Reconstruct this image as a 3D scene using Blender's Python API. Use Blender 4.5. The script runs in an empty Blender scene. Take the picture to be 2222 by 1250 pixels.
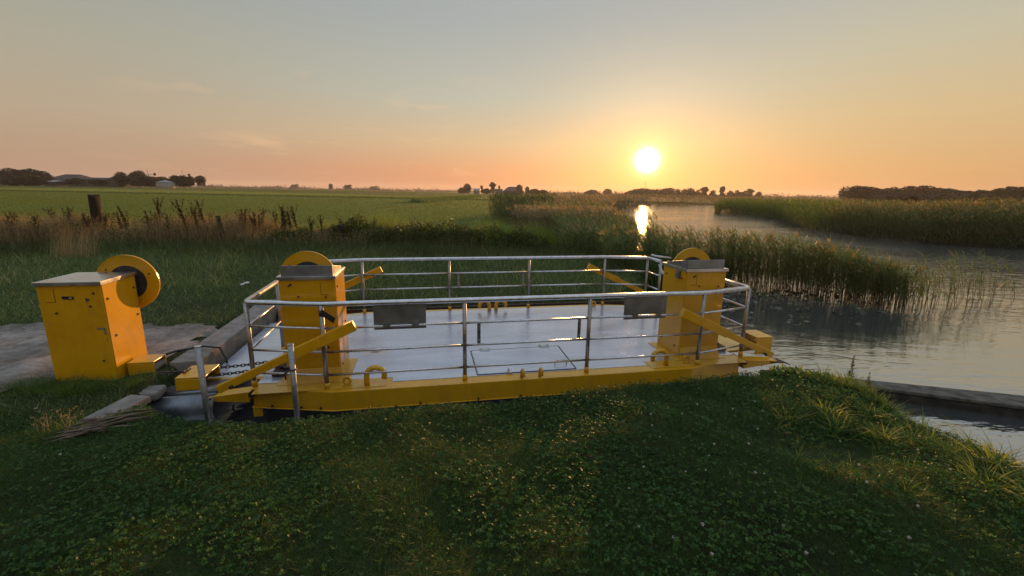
import bpy, bmesh, math, random
import numpy as np
from mathutils import Vector as V, Matrix
DEN = True; HAZE = .00013; random.seed(7); rng = np.random.default_rng(11)
S = bpy.context.scene; COL = S.collection; R = math.radians
# ------------------------------------------------------------------ camera
FPX = 949.15; PIT = R(12.2666); ROL = R(0.9788); CH = 2.66
fw = V((0, math.cos(PIT), -math.sin(PIT))); u0 = V((0, math.sin(PIT), math.cos(PIT))); r0 = V((1, 0, 0))
rt = r0 * math.cos(ROL) + u0 * math.sin(ROL); up = u0 * math.cos(ROL) - r0 * math.sin(ROL)
cam = bpy.data.cameras.new('camera'); co = bpy.data.objects.new('camera', cam); COL.objects.link(co)
cam.sensor_width = 36; cam.lens = FPX / 2222 * 36; cam.clip_start = .05; cam.clip_end = 30000
co.matrix_world = Matrix(((rt.x, up.x, -fw.x, 0), (rt.y, up.y, -fw.y, 0), (rt.z, up.z, -fw.z, CH), (0, 0, 0, 1)))
S.camera = co
def at(px, py, Y):
    """world point on the photo ray (px, py) at ground distance Y: used to survey the place"""
    d = rt * ((px - 1111) / FPX) - up * ((py - 625) / FPX) + fw
    return V((0, 0, CH)) + d * (Y / d.y)
# ------------------------------------------------------------------ sky, sun, exposure
SEL, SAZ = R(4.1), R(16.3)
SUN = V((math.sin(SAZ) * math.cos(SEL), math.cos(SAZ) * math.cos(SEL), math.sin(SEL)))
class NT:
    def __init__(s, tree): s.t = tree; s.n = tree.nodes; s.l = tree.links
    def new(s, typ, ins=None, **kw):
        n = s.n.new(typ)
        for k, v in kw.items(): setattr(n, k, v)
        for k, v in (ins or {}).items():
            if isinstance(v, bpy.types.NodeSocket): s.l.new(v, n.inputs[k])
            else: n.inputs[k].default_value = v
        return n
    def math(s, op, a, b=0., c=0., clamp=False):
        n = s.n.new('ShaderNodeMath'); n.operation = op; n.use_clamp = clamp
        for i, v in enumerate((a, b, c)):
            if isinstance(v, bpy.types.NodeSocket): s.l.new(v, n.inputs[i])
            else: n.inputs[i].default_value = v
        return n.outputs[0]
    def vm(s, op, a, b=None):
        n = s.n.new('ShaderNodeVectorMath'); n.operation = op
        for i, v in enumerate((a, b)):
            if v is None: continue
            if isinstance(v, bpy.types.NodeSocket): s.l.new(v, n.inputs[i])
            else: n.inputs[i].default_value = v
        return n.outputs['Value'] if op in ('DOT_PRODUCT', 'LENGTH', 'DISTANCE') else n.outputs[0]
    def ramp(s, fac, stops, interp='LINEAR'):
        n = s.n.new('ShaderNodeValToRGB'); n.color_ramp.interpolation = interp
        e = n.color_ramp.elements
        while len(e) < len(stops): e.new(.5)
        for el, (p, c) in zip(e, stops):
            el.position = p; el.color = (*c, 1) if len(c) == 3 else c
        if isinstance(fac, bpy.types.NodeSocket): s.l.new(fac, n.inputs[0])
        return n.outputs[0]
    def mix(s, fac, a, b, blend='MIX'):
        n = s.n.new('ShaderNodeMix'); n.data_type = 'RGBA'; n.blend_type = blend; n.clamp_result = False
        for k, v in ((0, fac), (6, a), (7, b)):
            if isinstance(v, bpy.types.NodeSocket): s.l.new(v, n.inputs[k])
            elif k and len(v) == 3: n.inputs[k].default_value = (*v, 1)
            else: n.inputs[k].default_value = v
        return n.outputs[2]
    def noise(s, vec, scale, detail=3., rough=.5, dist=0.):
        n = s.n.new('ShaderNodeTexNoise'); n.inputs['Scale'].default_value = scale
        n.inputs['Detail'].default_value = detail; n.inputs['Roughness'].default_value = rough
        n.inputs['Distortion'].default_value = dist
        if vec is not None: s.l.new(vec, n.inputs['Vector'])
        return n.outputs[0]
def lin(*c): return tuple(((v / 255 + .055) / 1.055) ** 2.4 if v > 10 else v / 255 / 12.92 for v in c)
world = bpy.data.worlds.new('World'); S.world = world; world.use_nodes = True
N = NT(world.node_tree); bg = N.n['Background']; out = N.n['World Output']
tc = N.new('ShaderNodeTexCoord').outputs['Generated']
sep = N.new('ShaderNodeSeparateXYZ', {0: tc})
sky = N.new('ShaderNodeTexSky', sky_type='NISHITA', sun_disc=False, sun_elevation=SEL, sun_rotation=SAZ,
            air_density=1., dust_density=1.5, ozone_density=1.)
N.l.new(sky.outputs[0], bg.inputs[0]); bg.inputs[1].default_value = .012
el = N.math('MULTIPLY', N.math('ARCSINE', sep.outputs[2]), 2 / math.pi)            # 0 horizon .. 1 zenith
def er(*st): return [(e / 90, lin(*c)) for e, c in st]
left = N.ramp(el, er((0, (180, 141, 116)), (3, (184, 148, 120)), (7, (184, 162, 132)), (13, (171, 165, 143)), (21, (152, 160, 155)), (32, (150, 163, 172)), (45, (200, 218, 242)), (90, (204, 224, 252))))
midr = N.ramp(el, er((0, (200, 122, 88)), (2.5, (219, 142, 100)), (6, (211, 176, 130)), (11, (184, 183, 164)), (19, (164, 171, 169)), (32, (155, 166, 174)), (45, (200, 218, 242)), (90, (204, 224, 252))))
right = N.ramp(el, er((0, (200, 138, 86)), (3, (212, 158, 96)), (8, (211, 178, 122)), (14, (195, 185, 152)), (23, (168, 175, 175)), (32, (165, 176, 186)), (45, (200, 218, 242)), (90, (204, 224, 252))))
az = N.math('ARCTAN2', sep.outputs[0], sep.outputs[1])
fl = N.new('ShaderNodeMapRange', {0: az, 1: R(-48), 2: R(-2), 3: 0., 4: 1.}, interpolation_type='SMOOTHSTEP').outputs[0]
fr = N.new('ShaderNodeMapRange', {0: az, 1: R(14), 2: R(42), 3: 0., 4: 1.}, interpolation_type='SMOOTHSTEP').outputs[0]
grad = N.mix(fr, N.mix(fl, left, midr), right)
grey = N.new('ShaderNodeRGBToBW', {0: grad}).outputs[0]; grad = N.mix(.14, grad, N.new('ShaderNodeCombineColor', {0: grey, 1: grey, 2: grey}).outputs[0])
# thin cirrus
mp = N.new('ShaderNodeMapping', {0: tc}); mp.inputs['Scale'].default_value = (3., 3., 17.); mp.inputs['Rotation'].default_value = (0, R(14), 0)
ci = N.noise(mp.outputs[0], 2.4, 5., .58, .5)
ci = N.math('MULTIPLY', N.math('SUBTRACT', ci, .56, clamp=True), N.ramp(el, [(0, (.1,) * 3), (.04, (1,) * 3), (.10, (.8,) * 3), (.17, (0,) * 3)]))
grad = N.mix(N.math('MULTIPLY', N.math('MULTIPLY', ci, 2.2, clamp=True), N.math('MULTIPLY', N.new('ShaderNodeMapRange', {0: az, 1: R(12), 2: R(-8), 3: .1, 4: 1.}).outputs[0], N.new('ShaderNodeMapRange', {0: az, 1: R(-46), 2: R(-26), 3: 0.1, 4: 1.}).outputs[0])), grad, lin(246, 198, 150))
# the low sun: blown-out disc with its aureole
ang = N.math('ARCCOSINE', N.math('MINIMUM', N.vm('DOT_PRODUCT', tc, SUN), 1.))
deg = N.math('MULTIPLY', ang, 180 / math.pi)
def gauss(w): return N.math('EXPONENT', N.math('MULTIPLY', N.math('POWER', N.math('DIVIDE', deg, w), 2.), -1.))
def cmul(col, f): return N.mix(1., col, N.new('ShaderNodeCombineColor', {0: f, 1: f, 2: f}).outputs[0], 'MULTIPLY')
gl = cmul((.16, .065, .014), gauss(8.))
g2 = cmul((.55, .28, .06), gauss(3.1))
g3 = cmul((15., 11., 5.2), gauss(.98))
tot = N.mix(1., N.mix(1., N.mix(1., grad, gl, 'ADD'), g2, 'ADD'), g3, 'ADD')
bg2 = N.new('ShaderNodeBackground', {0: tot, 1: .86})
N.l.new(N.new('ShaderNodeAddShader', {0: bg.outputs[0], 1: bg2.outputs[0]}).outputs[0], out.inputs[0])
sl = bpy.data.lights.new('sun', 'SUN'); so = bpy.data.objects.new('sun', sl); COL.objects.link(so)
sl.energy = 5.0; sl.angle = R(.6); sl.color = (1., .50, .17)
so.rotation_euler = SUN.to_track_quat('Z', 'Y').to_euler(); so.location = (0, 0, 30)
S.view_settings.view_transform = 'Standard'; S.view_settings.look = 'None'
S.view_settings.exposure = .16; S.view_settings.gamma = 1.
S.cycles.max_bounces = 8; S.cycles.diffuse_bounces = 3; S.cycles.glossy_bounces = 4; S.cycles.transmission_bounces = 4
S.cycles.sample_clamp_indirect = 3.; S.cycles.use_denoising = DEN; S.cycles.caustics_reflective = False
# ------------------------------------------------------------------ materials
def newmat(name):
    m = bpy.data.materials.new(name); m.use_nodes = True
    return m, NT(m.node_tree), m.node_tree.nodes['Principled BSDF']
def setb(b, **kw):
    for k, v in kw.items():
        k = {'rough': 'Roughness', 'metal': 'Metallic', 'spec': 'Specular IOR Level', 'ior': 'IOR', 'coat': 'Coat Weight', 'crough': 'Coat Roughness'}[k]
        b.inputs[k].default_value = v
def plain(name, c1, c2, rough=.5, metal=0., scale=8., bump=.15, bscale=60., spec=.5, stretch=(1, 1, 1), rvar=.15, pos='Object'):
    m, n, b = newmat(name)
    o = n.new('ShaderNodeTexCoord').outputs[pos]
    mp = n.new('ShaderNodeMapping', {0: o}); mp.inputs['Scale'].default_value = stretch
    f = n.noise(mp.outputs[0], scale, 5., .62)
    n.l.new(n.ramp(f, [(.32, c1), (.68, c2)]), b.inputs['Base Color'])
    setb(b, metal=metal, spec=spec)
    n.l.new(n.math('ADD', n.math('MULTIPLY', n.math('SUBTRACT', f, .5), rvar * 2), rough, clamp=True), b.inputs['Roughness'])
    if bump:
        bn = n.new('ShaderNodeBump', {'Height': n.noise(mp.outputs[0], bscale, 4., .6), 'Strength': bump, 'Distance': .004})
        n.l.new(bn.outputs[0], b.inputs['Normal'])
    return m
def yellow(name, c1, c2, dirt=.5):
    m, n, b = newmat(name)
    o = n.new('ShaderNodeTexCoord').outputs['Object']
    col = n.ramp(n.noise(o, 2.6, 5., .6), [(.3, c1), (.7, c2)])
    mp = n.new('ShaderNodeMapping', {0: o}); mp.inputs['Scale'].default_value = (9, 9, 1.3)
    streak = n.noise(mp.outputs[0], 1.6, 6., .66)
    blot = n.noise(o, 11., 6., .7)
    d = n.math('MULTIPLY', n.ramp(n.math('ADD', n.math('MULTIPLY', streak, .55), n.math('MULTIPLY', blot, .45)), [(.5, (0,) * 3), (.74, (1,) * 3)]), dirt, clamp=True)
    col = n.mix(d, col, (.09, .05, .015))
    chip = n.ramp(n.math('ADD', n.math('MULTIPLY', n.noise(o, 30., 6., .75), .62), n.math('MULTIPLY', n.noise(o, 3.1, 2., .5), .38)), [(.645, (0,) * 3), (.66, (1,) * 3)])
    scr = n.new('ShaderNodeMapping', {0: o}); scr.inputs['Scale'].default_value = (30, 30, 2.2); scr.inputs['Rotation'].default_value = (.3, .4, 0)
    scr = n.ramp(n.noise(scr.outputs[0], 2.2, 3., .6), [(.70, (0,) * 3), (.73, (.55,) * 3)])
    col = n.mix(scr, col, (.62, .45, .16))
    col = n.mix(chip, col, (.06, .022, .01))
    n.l.new(col, b.inputs['Base Color'])
    n.l.new(n.math('ADD', n.math('MULTIPLY', d, .4), .22), b.inputs['Roughness'])
    bn = n.new('ShaderNodeBump', {'Height': n.noise(o, 26., 4., .6), 'Strength': .10, 'Distance': .004})
    n.l.new(bn.outputs[0], b.inputs['Normal']); setb(b, spec=.6)
    return m
def leafmat(name, stops, trans=.4, rough=.55, spec=.25):
    m, n, b = newmat(name)
    a = n.new('ShaderNodeAttribute', attribute_name='rnd').outputs['Fac']
    col = n.ramp(a, stops); n.l.new(col, b.inputs['Base Color']); setb(b, rough=rough, spec=spec)
    t = n.new('ShaderNodeBsdfTranslucent', {0: n.mix(1., col, (1.25, 1.15, .7), 'MULTIPLY')})
    mx = n.new('ShaderNodeMixShader', {0: trans, 1: b.outputs[0], 2: t.outputs[0]})
    n.l.new(mx.outputs[0], n.n['Material Output'].inputs[0])
    return m
M = {}
M['yellow'] = yellow('yellow_paint', (.55, .265, .004), (.65, .33, .007), .42)
M['yellow_deck'] = yellow('yellow_deck_paint', (.50, .27, .022), (.60, .35, .04), .6)
M['steel'] = plain('brushed_steel', (.42, .42, .43), (.62, .62, .63), .3, 1., 14, .05, 90)
M['post'] = plain('dull_steel', (.20, .185, .17), (.36, .33, .30), .38, .9, 20, .1, 90)
M['sheet'] = plain('grey_sheet_metal', (.17, .18, .19), (.27, .28, .29), .42, .8, 7, .1, 60)
M['lid'] = plain('stainless_lid', (.45, .45, .46), (.62, .62, .62), .28, .95, 5, .08, 40)
M['galv'] = plain('galvanised_pipe', (.20, .20, .20), (.33, .33, .33), .5, .8, 30, .2, 80)
M['iron'] = plain('rusty_iron', (.035, .022, .016), (.10, .05, .03), .7, .6, 30, .4, 70)
M['chain'] = plain('chain_iron', (.05, .045, .042), (.14, .12, .10), .45, .9, 40, .2, 90)
M['black'] = plain('black_rubber', (.006, .006, .006), (.02, .02, .02), .55, 0, 12, .2, 60)
M['hullblack'] = plain('black_hull_paint', (.006, .006, .007), (.018, .016, .014), .6, 0, 6, .2, 30)
M['hub'] = plain('dark_wheel_hub', (.022, .02, .018), (.05, .045, .04), .6, .2, 12, .3, 60)
M['conc'] = plain('weathered_concrete', (.13, .115, .10), (.27, .25, .225), .85, 0, 5, .6, 40, .2)
M['concdark'] = plain('mossy_concrete', (.012, .012, .009), (.07, .062, .05), .85, 0, 6, .7, 30, .2)
M['caps'] = plain('lichened_concrete', (.05, .048, .036), (.17, .15, .12), .9, 0, 7, .8, 30, .1)
M['wallwood'] = plain('old_sheet_piling', (.03, .02, .014), (.09, .06, .042), .8, 0, 4, .6, 30, .2, (8, 8, 1))
M['postwood'] = plain('old_post_wood', (.012, .009, .007), (.05, .03, .02), .85, 0, 4, .8, 30, .2, (9, 9, 1))
M['stick'] = plain('dead_sticks', (.08, .055, .035), (.20, .15, .11), .8, 0, 12, .4, 60, .2)
M['apron'] = plain('grey_steel_apron', (.10, .11, .12), (.24, .25, .27), .4, .7, 4, .3, 24)
M['barnroof'] = plain('barn_roof', (.02, .02, .022), (.04, .04, .042), .95, 0, .5, 0)
M['barnwall'] = plain('barn_wall', (.025, .02, .018), (.05, .04, .035), .8, 0, .5, 0)
M['housewall'] = plain('pale_farm_wall', (.16, .15, .14), (.24, .22, .2), .8, 0, .5, 0)
M['tankwall'] = plain('tank_wall', (.20, .17, .14), (.28, .24, .2), .6, 0, .8, 0)
M['tankroof'] = plain('tank_roof', (.16, .18, .20), (.22, .24, .26), .4, 0, .8, 0)
M['litter'] = plain('white_litter', (.6, .62, .65), (.8, .8, .82), .6, 0, 20, .2)
M['bark'] = plain('bark', (.025, .018, .013), (.06, .045, .03), .9, 0, 6, .4, 20, .2, (3, 3, .6))
M['plaque'] = plain('dark_plaque', (.015, .015, .018), (.03, .03, .035), .4, .2, 20, 0)
M['white'] = plain('worn_white_print', (.3, .3, .3), (.5, .5, .5), .5, 0, 90, 0)
def deckmat():
    m, n, b = newmat('wet_aluminium_deck')
    o = n.new('ShaderNodeTexCoord').outputs['Object']
    mp = n.new('ShaderNodeMapping', {0: o}); mp.inputs['Scale'].default_value = (.7, 2.6, 1); mp.inputs['Rotation'].default_value = (0, 0, R(24))
    f = n.noise(mp.outputs[0], 1.5, 6., .62); sp = n.noise(o, 70., 3., .6); fine = n.noise(o, 5., 6., .7)
    col = n.ramp(f, [(.3, (.44, .48, .58)), (.7, (.62, .66, .78))])
    col = n.mix(n.ramp(sp, [(.68, (0,) * 3), (.72, (.5,) * 3)]), col, (.12, .10, .09))
    st = n.vm('DISTANCE', n.vm('MULTIPLY', o, (1., 1.25, 0.)), (-1.92, -.62, 0.))
    st = n.math('ADD', st, n.math('MULTIPLY', n.math('SUBTRACT', fine, .5), .22))
    pale = n.ramp(st, [(.13, (.8,) * 3), (.2, (0,) * 3)]); dk = n.ramp(st, [(.04, (.7,) * 3), (.09, (0,) * 3)])
    col = n.mix(pale, col, (.55, .47, .37)); col = n.mix(dk, col, (.06, .045, .03))
    n.l.new(col, b.inputs['Base Color']); setb(b, metal=.65, spec=.6)
    n.l.new(n.math('ADD', n.math('ADD', n.math('MULTIPLY', fine, .22), n.math('MULTIPLY', f, .12)), n.math('ADD', n.math('MULTIPLY', pale, .3), .07)), b.inputs['Roughness'])
    bn = n.new('ShaderNodeBump', {'Height': n.math('ADD', n.math('MULTIPLY', n.noise(o, 3., 3., .5), 1.), n.math('MULTIPLY', sp, .05)), 'Strength': .09, 'Distance': .03})
    n.l.new(bn.outputs[0], b.inputs['Normal'])
    return m
M['deck'] = deckmat()
def watermat():
    m, n, b = newmat('river_water')
    pos = n.new('ShaderNodeNewGeometry').outputs['Position']
    mp = n.new('ShaderNodeMapping', {0: pos}); mp.inputs['Rotation'].default_value = (0, 0, R(18)); mp.inputs['Scale'].default_value = (1., 2.4, 1)
    w1 = n.noise(mp.outputs[0], 1.3, 3., .5, .4); w2 = n.noise(mp.outputs[0], 5.5, 2., .5, .3)
    calm = n.noise(pos, .16, 2., .5)
    h = n.math('MULTIPLY', n.math('ADD', n.math('MULTIPLY', w1, .7), n.math('MULTIPLY', w2, .16)), n.ramp(calm, [(.38, (.35,) * 3), (.62, (1,) * 3)]))
    wy = n.new('ShaderNodeSeparateXYZ', {0: pos}).outputs[1]; h = n.math('MULTIPLY', h, n.new('ShaderNodeMapRange', {0: wy, 1: 12., 2: 22., 3: 1., 4: 2.2}).outputs[0])
    bn = n.new('ShaderNodeBump', {'Height': h, 'Strength': 1., 'Distance': .038})
    b.inputs['Base Color'].default_value = (.055, .060, .058, 1); setb(b, rough=.06, spec=.5, ior=6.)
    n.l.new(bn.outputs[0], b.inputs['Normal'])
    return m
M['water'] = watermat()
def groundmat():
    m, n, b = newmat('ground_soil_and_turf')
    pos = n.new('ShaderNodeNewGeometry').outputs['Position']; s = n.new('ShaderNodeSeparateXYZ', {0: pos})
    a = n.noise(pos, 1.1, 6., .65); c = n.noise(pos, 14., 4., .6)
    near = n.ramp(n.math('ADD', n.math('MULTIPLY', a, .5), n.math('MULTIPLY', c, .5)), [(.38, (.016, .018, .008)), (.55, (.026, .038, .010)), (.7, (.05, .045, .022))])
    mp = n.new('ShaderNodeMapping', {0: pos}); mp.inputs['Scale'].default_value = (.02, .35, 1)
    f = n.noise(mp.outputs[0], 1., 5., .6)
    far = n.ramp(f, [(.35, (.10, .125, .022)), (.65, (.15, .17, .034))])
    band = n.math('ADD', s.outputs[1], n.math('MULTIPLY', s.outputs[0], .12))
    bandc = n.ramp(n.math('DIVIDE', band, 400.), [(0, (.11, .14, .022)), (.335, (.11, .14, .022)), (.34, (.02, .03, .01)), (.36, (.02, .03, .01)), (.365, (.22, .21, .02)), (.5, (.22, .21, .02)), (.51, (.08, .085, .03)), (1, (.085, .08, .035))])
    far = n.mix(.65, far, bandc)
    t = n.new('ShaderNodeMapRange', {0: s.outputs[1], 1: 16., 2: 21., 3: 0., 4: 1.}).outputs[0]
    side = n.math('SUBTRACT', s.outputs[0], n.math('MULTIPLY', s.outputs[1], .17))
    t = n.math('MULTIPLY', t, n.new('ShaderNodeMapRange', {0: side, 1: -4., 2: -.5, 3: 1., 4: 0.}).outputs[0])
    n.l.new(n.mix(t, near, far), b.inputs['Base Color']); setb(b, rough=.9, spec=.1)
    bn = n.new('ShaderNodeBump', {'Height': c, 'Strength': .6, 'Distance': .03}); n.l.new(bn.outputs[0], b.inputs['Normal'])
    return m
M['ground'] = groundmat()
def pathmat():
    m, n, b = newmat('shell_grit_path'); o = n.new('ShaderNodeTexCoord').outputs['Object']
    big = n.noise(o, 1.3, 5., .6); grit = n.noise(o, 55., 4., .7); mid = n.noise(o, 9., 5., .65)
    c = n.ramp(n.math('ADD', n.math('MULTIPLY', big, .45), n.math('ADD', n.math('MULTIPLY', mid, .3), n.math('MULTIPLY', grit, .25))), [(.38, (.065, .057, .047)), (.5, (.18, .16, .138)), (.64, (.36, .325, .285))])
    n.l.new(c, b.inputs['Base Color']); setb(b, rough=.9, spec=.2)
    bn = n.new('ShaderNodeBump', {'Height': n.math('ADD', n.math('MULTIPLY', mid, .7), n.math('MULTIPLY', grit, .3)), 'Strength': 1., 'Distance': .03}); n.l.new(bn.outputs[0], b.inputs['Normal'])
    return m
M['path'] = pathmat()
M['soil'] = plain('bare_soil', (.035, .03, .022), (.10, .08, .06), .95, 0, 5, 1., 40, .1)
G = lambda *c: c
M['lawn'] = leafmat('lawn_grass', [(0, (0.0184, 0.046, 0.008)), (0.45, (0.0391, 0.0851, 0.0138)), (0.8, (0.0759, 0.1288, 0.0207)), (0.93, (0.115, 0.1552, 0.0276)), (1, (0.1725, 0.161, 0.0575))], .42)
M['clover'] = leafmat('clover_leaves', [(0, (0.018, 0.055, 0.012)), (0.5, (0.036, 0.095, 0.018)), (0.9, (0.075, 0.135, 0.026)), (1, (0.095, 0.14, 0.026))], .35)
M['tuft'] = leafmat('tall_green_grass', [(0, (0.0491, 0.0966, 0.0175)), (0.5, (0.1053, 0.1755, 0.0281)), (1, (0.2984, 0.3159, 0.0702))], .5)
M['rough'] = leafmat('rough_grass', [(0, (0.0651, 0.1101, 0.0341)), (0.5, (0.1267, 0.193, 0.0568)), (0.85, (0.2714, 0.2928, 0.1137)), (1, (0.6, 0.5169, 0.3032))], .4)
M['meadow'] = leafmat('meadow_grass', [(0, (0.0733, 0.1106, 0.0147)), (0.5, (0.104, 0.1397, 0.0188)), (1, (0.1833, 0.1862, 0.0314))], .5)
M['dry'] = leafmat('dry_grass', [(0, (0.11, 0.075, 0.04)), (0.5, (0.27, 0.19, 0.1)), (1, (0.48, 0.37, 0.23))], .4)
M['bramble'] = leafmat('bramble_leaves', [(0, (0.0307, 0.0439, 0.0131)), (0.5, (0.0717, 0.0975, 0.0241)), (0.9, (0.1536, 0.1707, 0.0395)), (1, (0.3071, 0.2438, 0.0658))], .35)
M['dock'] = leafmat('dock_seedheads', [(0, (.022, .012, .008)), (1, (.07, .038, .02))], .2)
M['reed'] = leafmat('reed_leaves', [(0, (0.0724, 0.1058, 0.0311)), (0.45, (0.124, 0.1765, 0.0484)), (0.8, (0.2066, 0.2471, 0.0777)), (1, (0.4545, 0.3998, 0.1727))], .32)
M['reedolive'] = leafmat('olive_reed_leaves', [(0, (0.076, 0.091, 0.028)), (0.45, (0.1302, 0.1518, 0.0436)), (0.8, (0.2169, 0.2125, 0.0699)), (1, (0.4772, 0.3438, 0.1554))], .3)
M['reedgold'] = leafmat('dry_reed_leaves', [(0, (0.1035, 0.0869, 0.0455)), (0.5, (0.2277, 0.1863, 0.1035)), (1, (0.5382, 0.414, 0.2691))], .42)
M['reedgreen'] = leafmat('green_reed_leaves', [(0, (0.0668, 0.104, 0.0208)), (0.5, (0.1114, 0.156, 0.0327)), (1, (0.2079, 0.2228, 0.052))], .45)
M['iris'] = leafmat('flag_leaves', [(0, (0.03, 0.057, 0.018)), (0.6, (0.06, 0.0975, 0.03)), (1, (0.135, 0.15, 0.045))], .4)
M['stem'] = leafmat('reed_stems', [(0, (0.0423, 0.0355, 0.0186)), (1, (0.1268, 0.0972, 0.0507))], .1)
M['tree'] = leafmat('far_tree_leaves', [(0, (0.0132, 0.0165, 0.0088)), (0.6, (0.0286, 0.033, 0.0154)), (1, (0.055, 0.055, 0.0242))], .25)
M['pad'] = leafmat('lily_pads', [(0, (0.044, 0.066, 0.0308)), (1, (0.132, 0.132, 0.066))], .05, .35, .5)
M['petal'] = leafmat('clover_petals', [(0, (.30, .22, .2)), (1, (.72, .68, .66))], .3)
M['lilac'] = leafmat('weed_spikes', [(0, (.05, .07, .02)), (.6, (.12, .12, .04)), (1, (.28, .16, .14))], .4)
# ------------------------------------------------------------------ mesh helpers
def tag(o, label=None, cat=None, group=None, kind=None):
    if label: o['label'] = label
    if cat: o['category'] = cat
    if group: o['group'] = group
    if kind: o['kind'] = kind
    return o
def empty(name, loc=(0, 0, 0), rz=0., parent=None):
    o = bpy.data.objects.new(name, None); COL.objects.link(o); o.location = loc; o.rotation_euler = (0, 0, rz)
    o.empty_display_size = .2; o.parent = parent
    return o
class MB:
    def __init__(s): s.v = []; s.f = []; s.m = []; s.s = []
    def add(s, vs, fs, mi=0, smooth=False):
        k = len(s.v); s.v += [tuple(v) for v in vs]
        for f in fs: s.f.append(tuple(i + k for i in f)); s.m.append(mi); s.s.append(smooth)
        return s
    def box(s, c, d, mi=0, rz=0., mat=None):
        q = []
        for z in (-1, 1):
            for x, y in ((-1, -1), (1, -1), (1, 1), (-1, 1)):
                p = V((x * d[0] / 2, y * d[1] / 2, z * d[2] / 2))
                if mat is not None: p = mat @ p
                elif rz: p = V((p.x * math.cos(rz) - p.y * math.sin(rz), p.x * math.sin(rz) + p.y * math.cos(rz), p.z))
                q.append(V(c) + p)
        return s.add(q, [(3, 2, 1, 0), (4, 5, 6, 7), (0, 1, 5, 4), (1, 2, 6, 5), (2, 3, 7, 6), (3, 0, 4, 7)], mi)
    def beam(s, a, b, w, h, mi=0, upv=(0, 0, 1)):
        a, b = V(a), V(b); d = (b - a).normalized(); side = d.cross(V(upv)).normalized(); u = side.cross(d)
        q = []
        for p in (a, b):
            for x, y in ((-1, -1), (1, -1), (1, 1), (-1, 1)): q.append(p + side * (x * w / 2) + u * (y * h / 2))
        return s.add(q, [(3, 2, 1, 0), (4, 5, 6, 7), (0, 1, 5, 4), (1, 2, 6, 5), (2, 3, 7, 6), (3, 0, 4, 7)], mi)
    def prism(s, poly, z0, z1, mi=0):
        n = len(poly); q = [(x, y, z0) for x, y in poly] + [(x, y, z1) for x, y in poly]
        return s.add(q, [tuple(range(n))[::-1], tuple(range(n, 2 * n))] + [(i, (i + 1) % n, n + (i + 1) % n, n + i) for i in range(n)], mi)
    def tube(s, pts, r, n=10, mi=0, caps=True, closed=False):
        pts = [V(p) for p in pts]; rr = r if isinstance(r, (list, tuple)) else [r] * len(pts)
        base = len(s.v); ref = None; m = len(pts); vs = []; fs = []
        for i, p in enumerate(pts):
            if closed: d = (pts[(i + 1) % m] - pts[i - 1]).normalized()
            else: d = ((pts[min(i + 1, m - 1)] - p).normalized() + (p - pts[max(i - 1, 0)]).normalized()).normalized()
            if ref is None:
                ref = d.orthogonal().normalized()
            ref = (ref - d * ref.dot(d)).normalized(); bi = d.cross(ref)
            for k in range(n):
                a = 2 * math.pi * k / n; vs.append(p + (ref * math.cos(a) + bi * math.sin(a)) * rr[i])
        for i in range(m if closed else m - 1):
            j = (i + 1) % m
            for k in range(n): fs.append((i * n + k, i * n + (k + 1) % n, j * n + (k + 1) % n, j * n + k))
        s.add(vs, fs, mi, True)
        if caps and not closed: s.f += [tuple(base + k for k in range(n))[::-1], tuple(base + (m - 1) * n + k for k in range(n))]; s.m += [mi] * 2; s.s += [False] * 2
        return s
    def ring(s, c, axis, ro, ri, t, n=40, mi=0):
        """flat annulus (ri = 0: disc) of thickness t centred on c"""
        ax = V(axis).normalized(); a = ax.orthogonal().normalized(); b = ax.cross(a); c = V(c); vs = []; fs = []
        for k in range(n):
            d = a * math.cos(2 * math.pi * k / n) + b * math.sin(2 * math.pi * k / n)
            for r_ in (ri, ro):
                for h in (-t / 2, t / 2): vs.append(c + d * r_ + ax * h)
        for k in range(n):
            i, j = 4 * k, 4 * ((k + 1) % n)
            fs += [(i + 2, j + 2, j + 3, i + 3), (i, i + 2, j + 2, j)[::-1], (i + 1, j + 1, j + 3, i + 3)[::-1]]
            if ri > 0: fs.append((i, i + 1, j + 1, j)[::-1])
        if ri <= 0:
            fs = [f for f in fs]
        return s.add(vs, fs, mi)
    def build(s, name, mats, parent=None, bevel=0., loc=(0, 0, 0), rot=(0, 0, 0)):
        me = bpy.data.meshes.new(name); me.from_pydata(s.v, [], s.f)
        for m in (mats if isinstance(mats, (list, tuple)) else [mats]): me.materials.append(M[m])
        me.polygons.foreach_set('material_index', s.m); me.polygons.foreach_set('use_smooth', s.s)
        bm = bmesh.new(); bm.from_mesh(me); bmesh.ops.recalc_face_normals(bm, faces=bm.faces); bm.to_mesh(me); bm.free()
        o = bpy.data.objects.new(name, me); COL.objects.link(o); o.parent = parent; o.location = loc; o.rotation_euler = rot
        if bevel:
            b = o.modifiers.new('bevel', 'BEVEL'); b.width = bevel; b.segments = 2; b.limit_method = 'ANGLE'; b.angle_limit = R(40)
        return o
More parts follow.
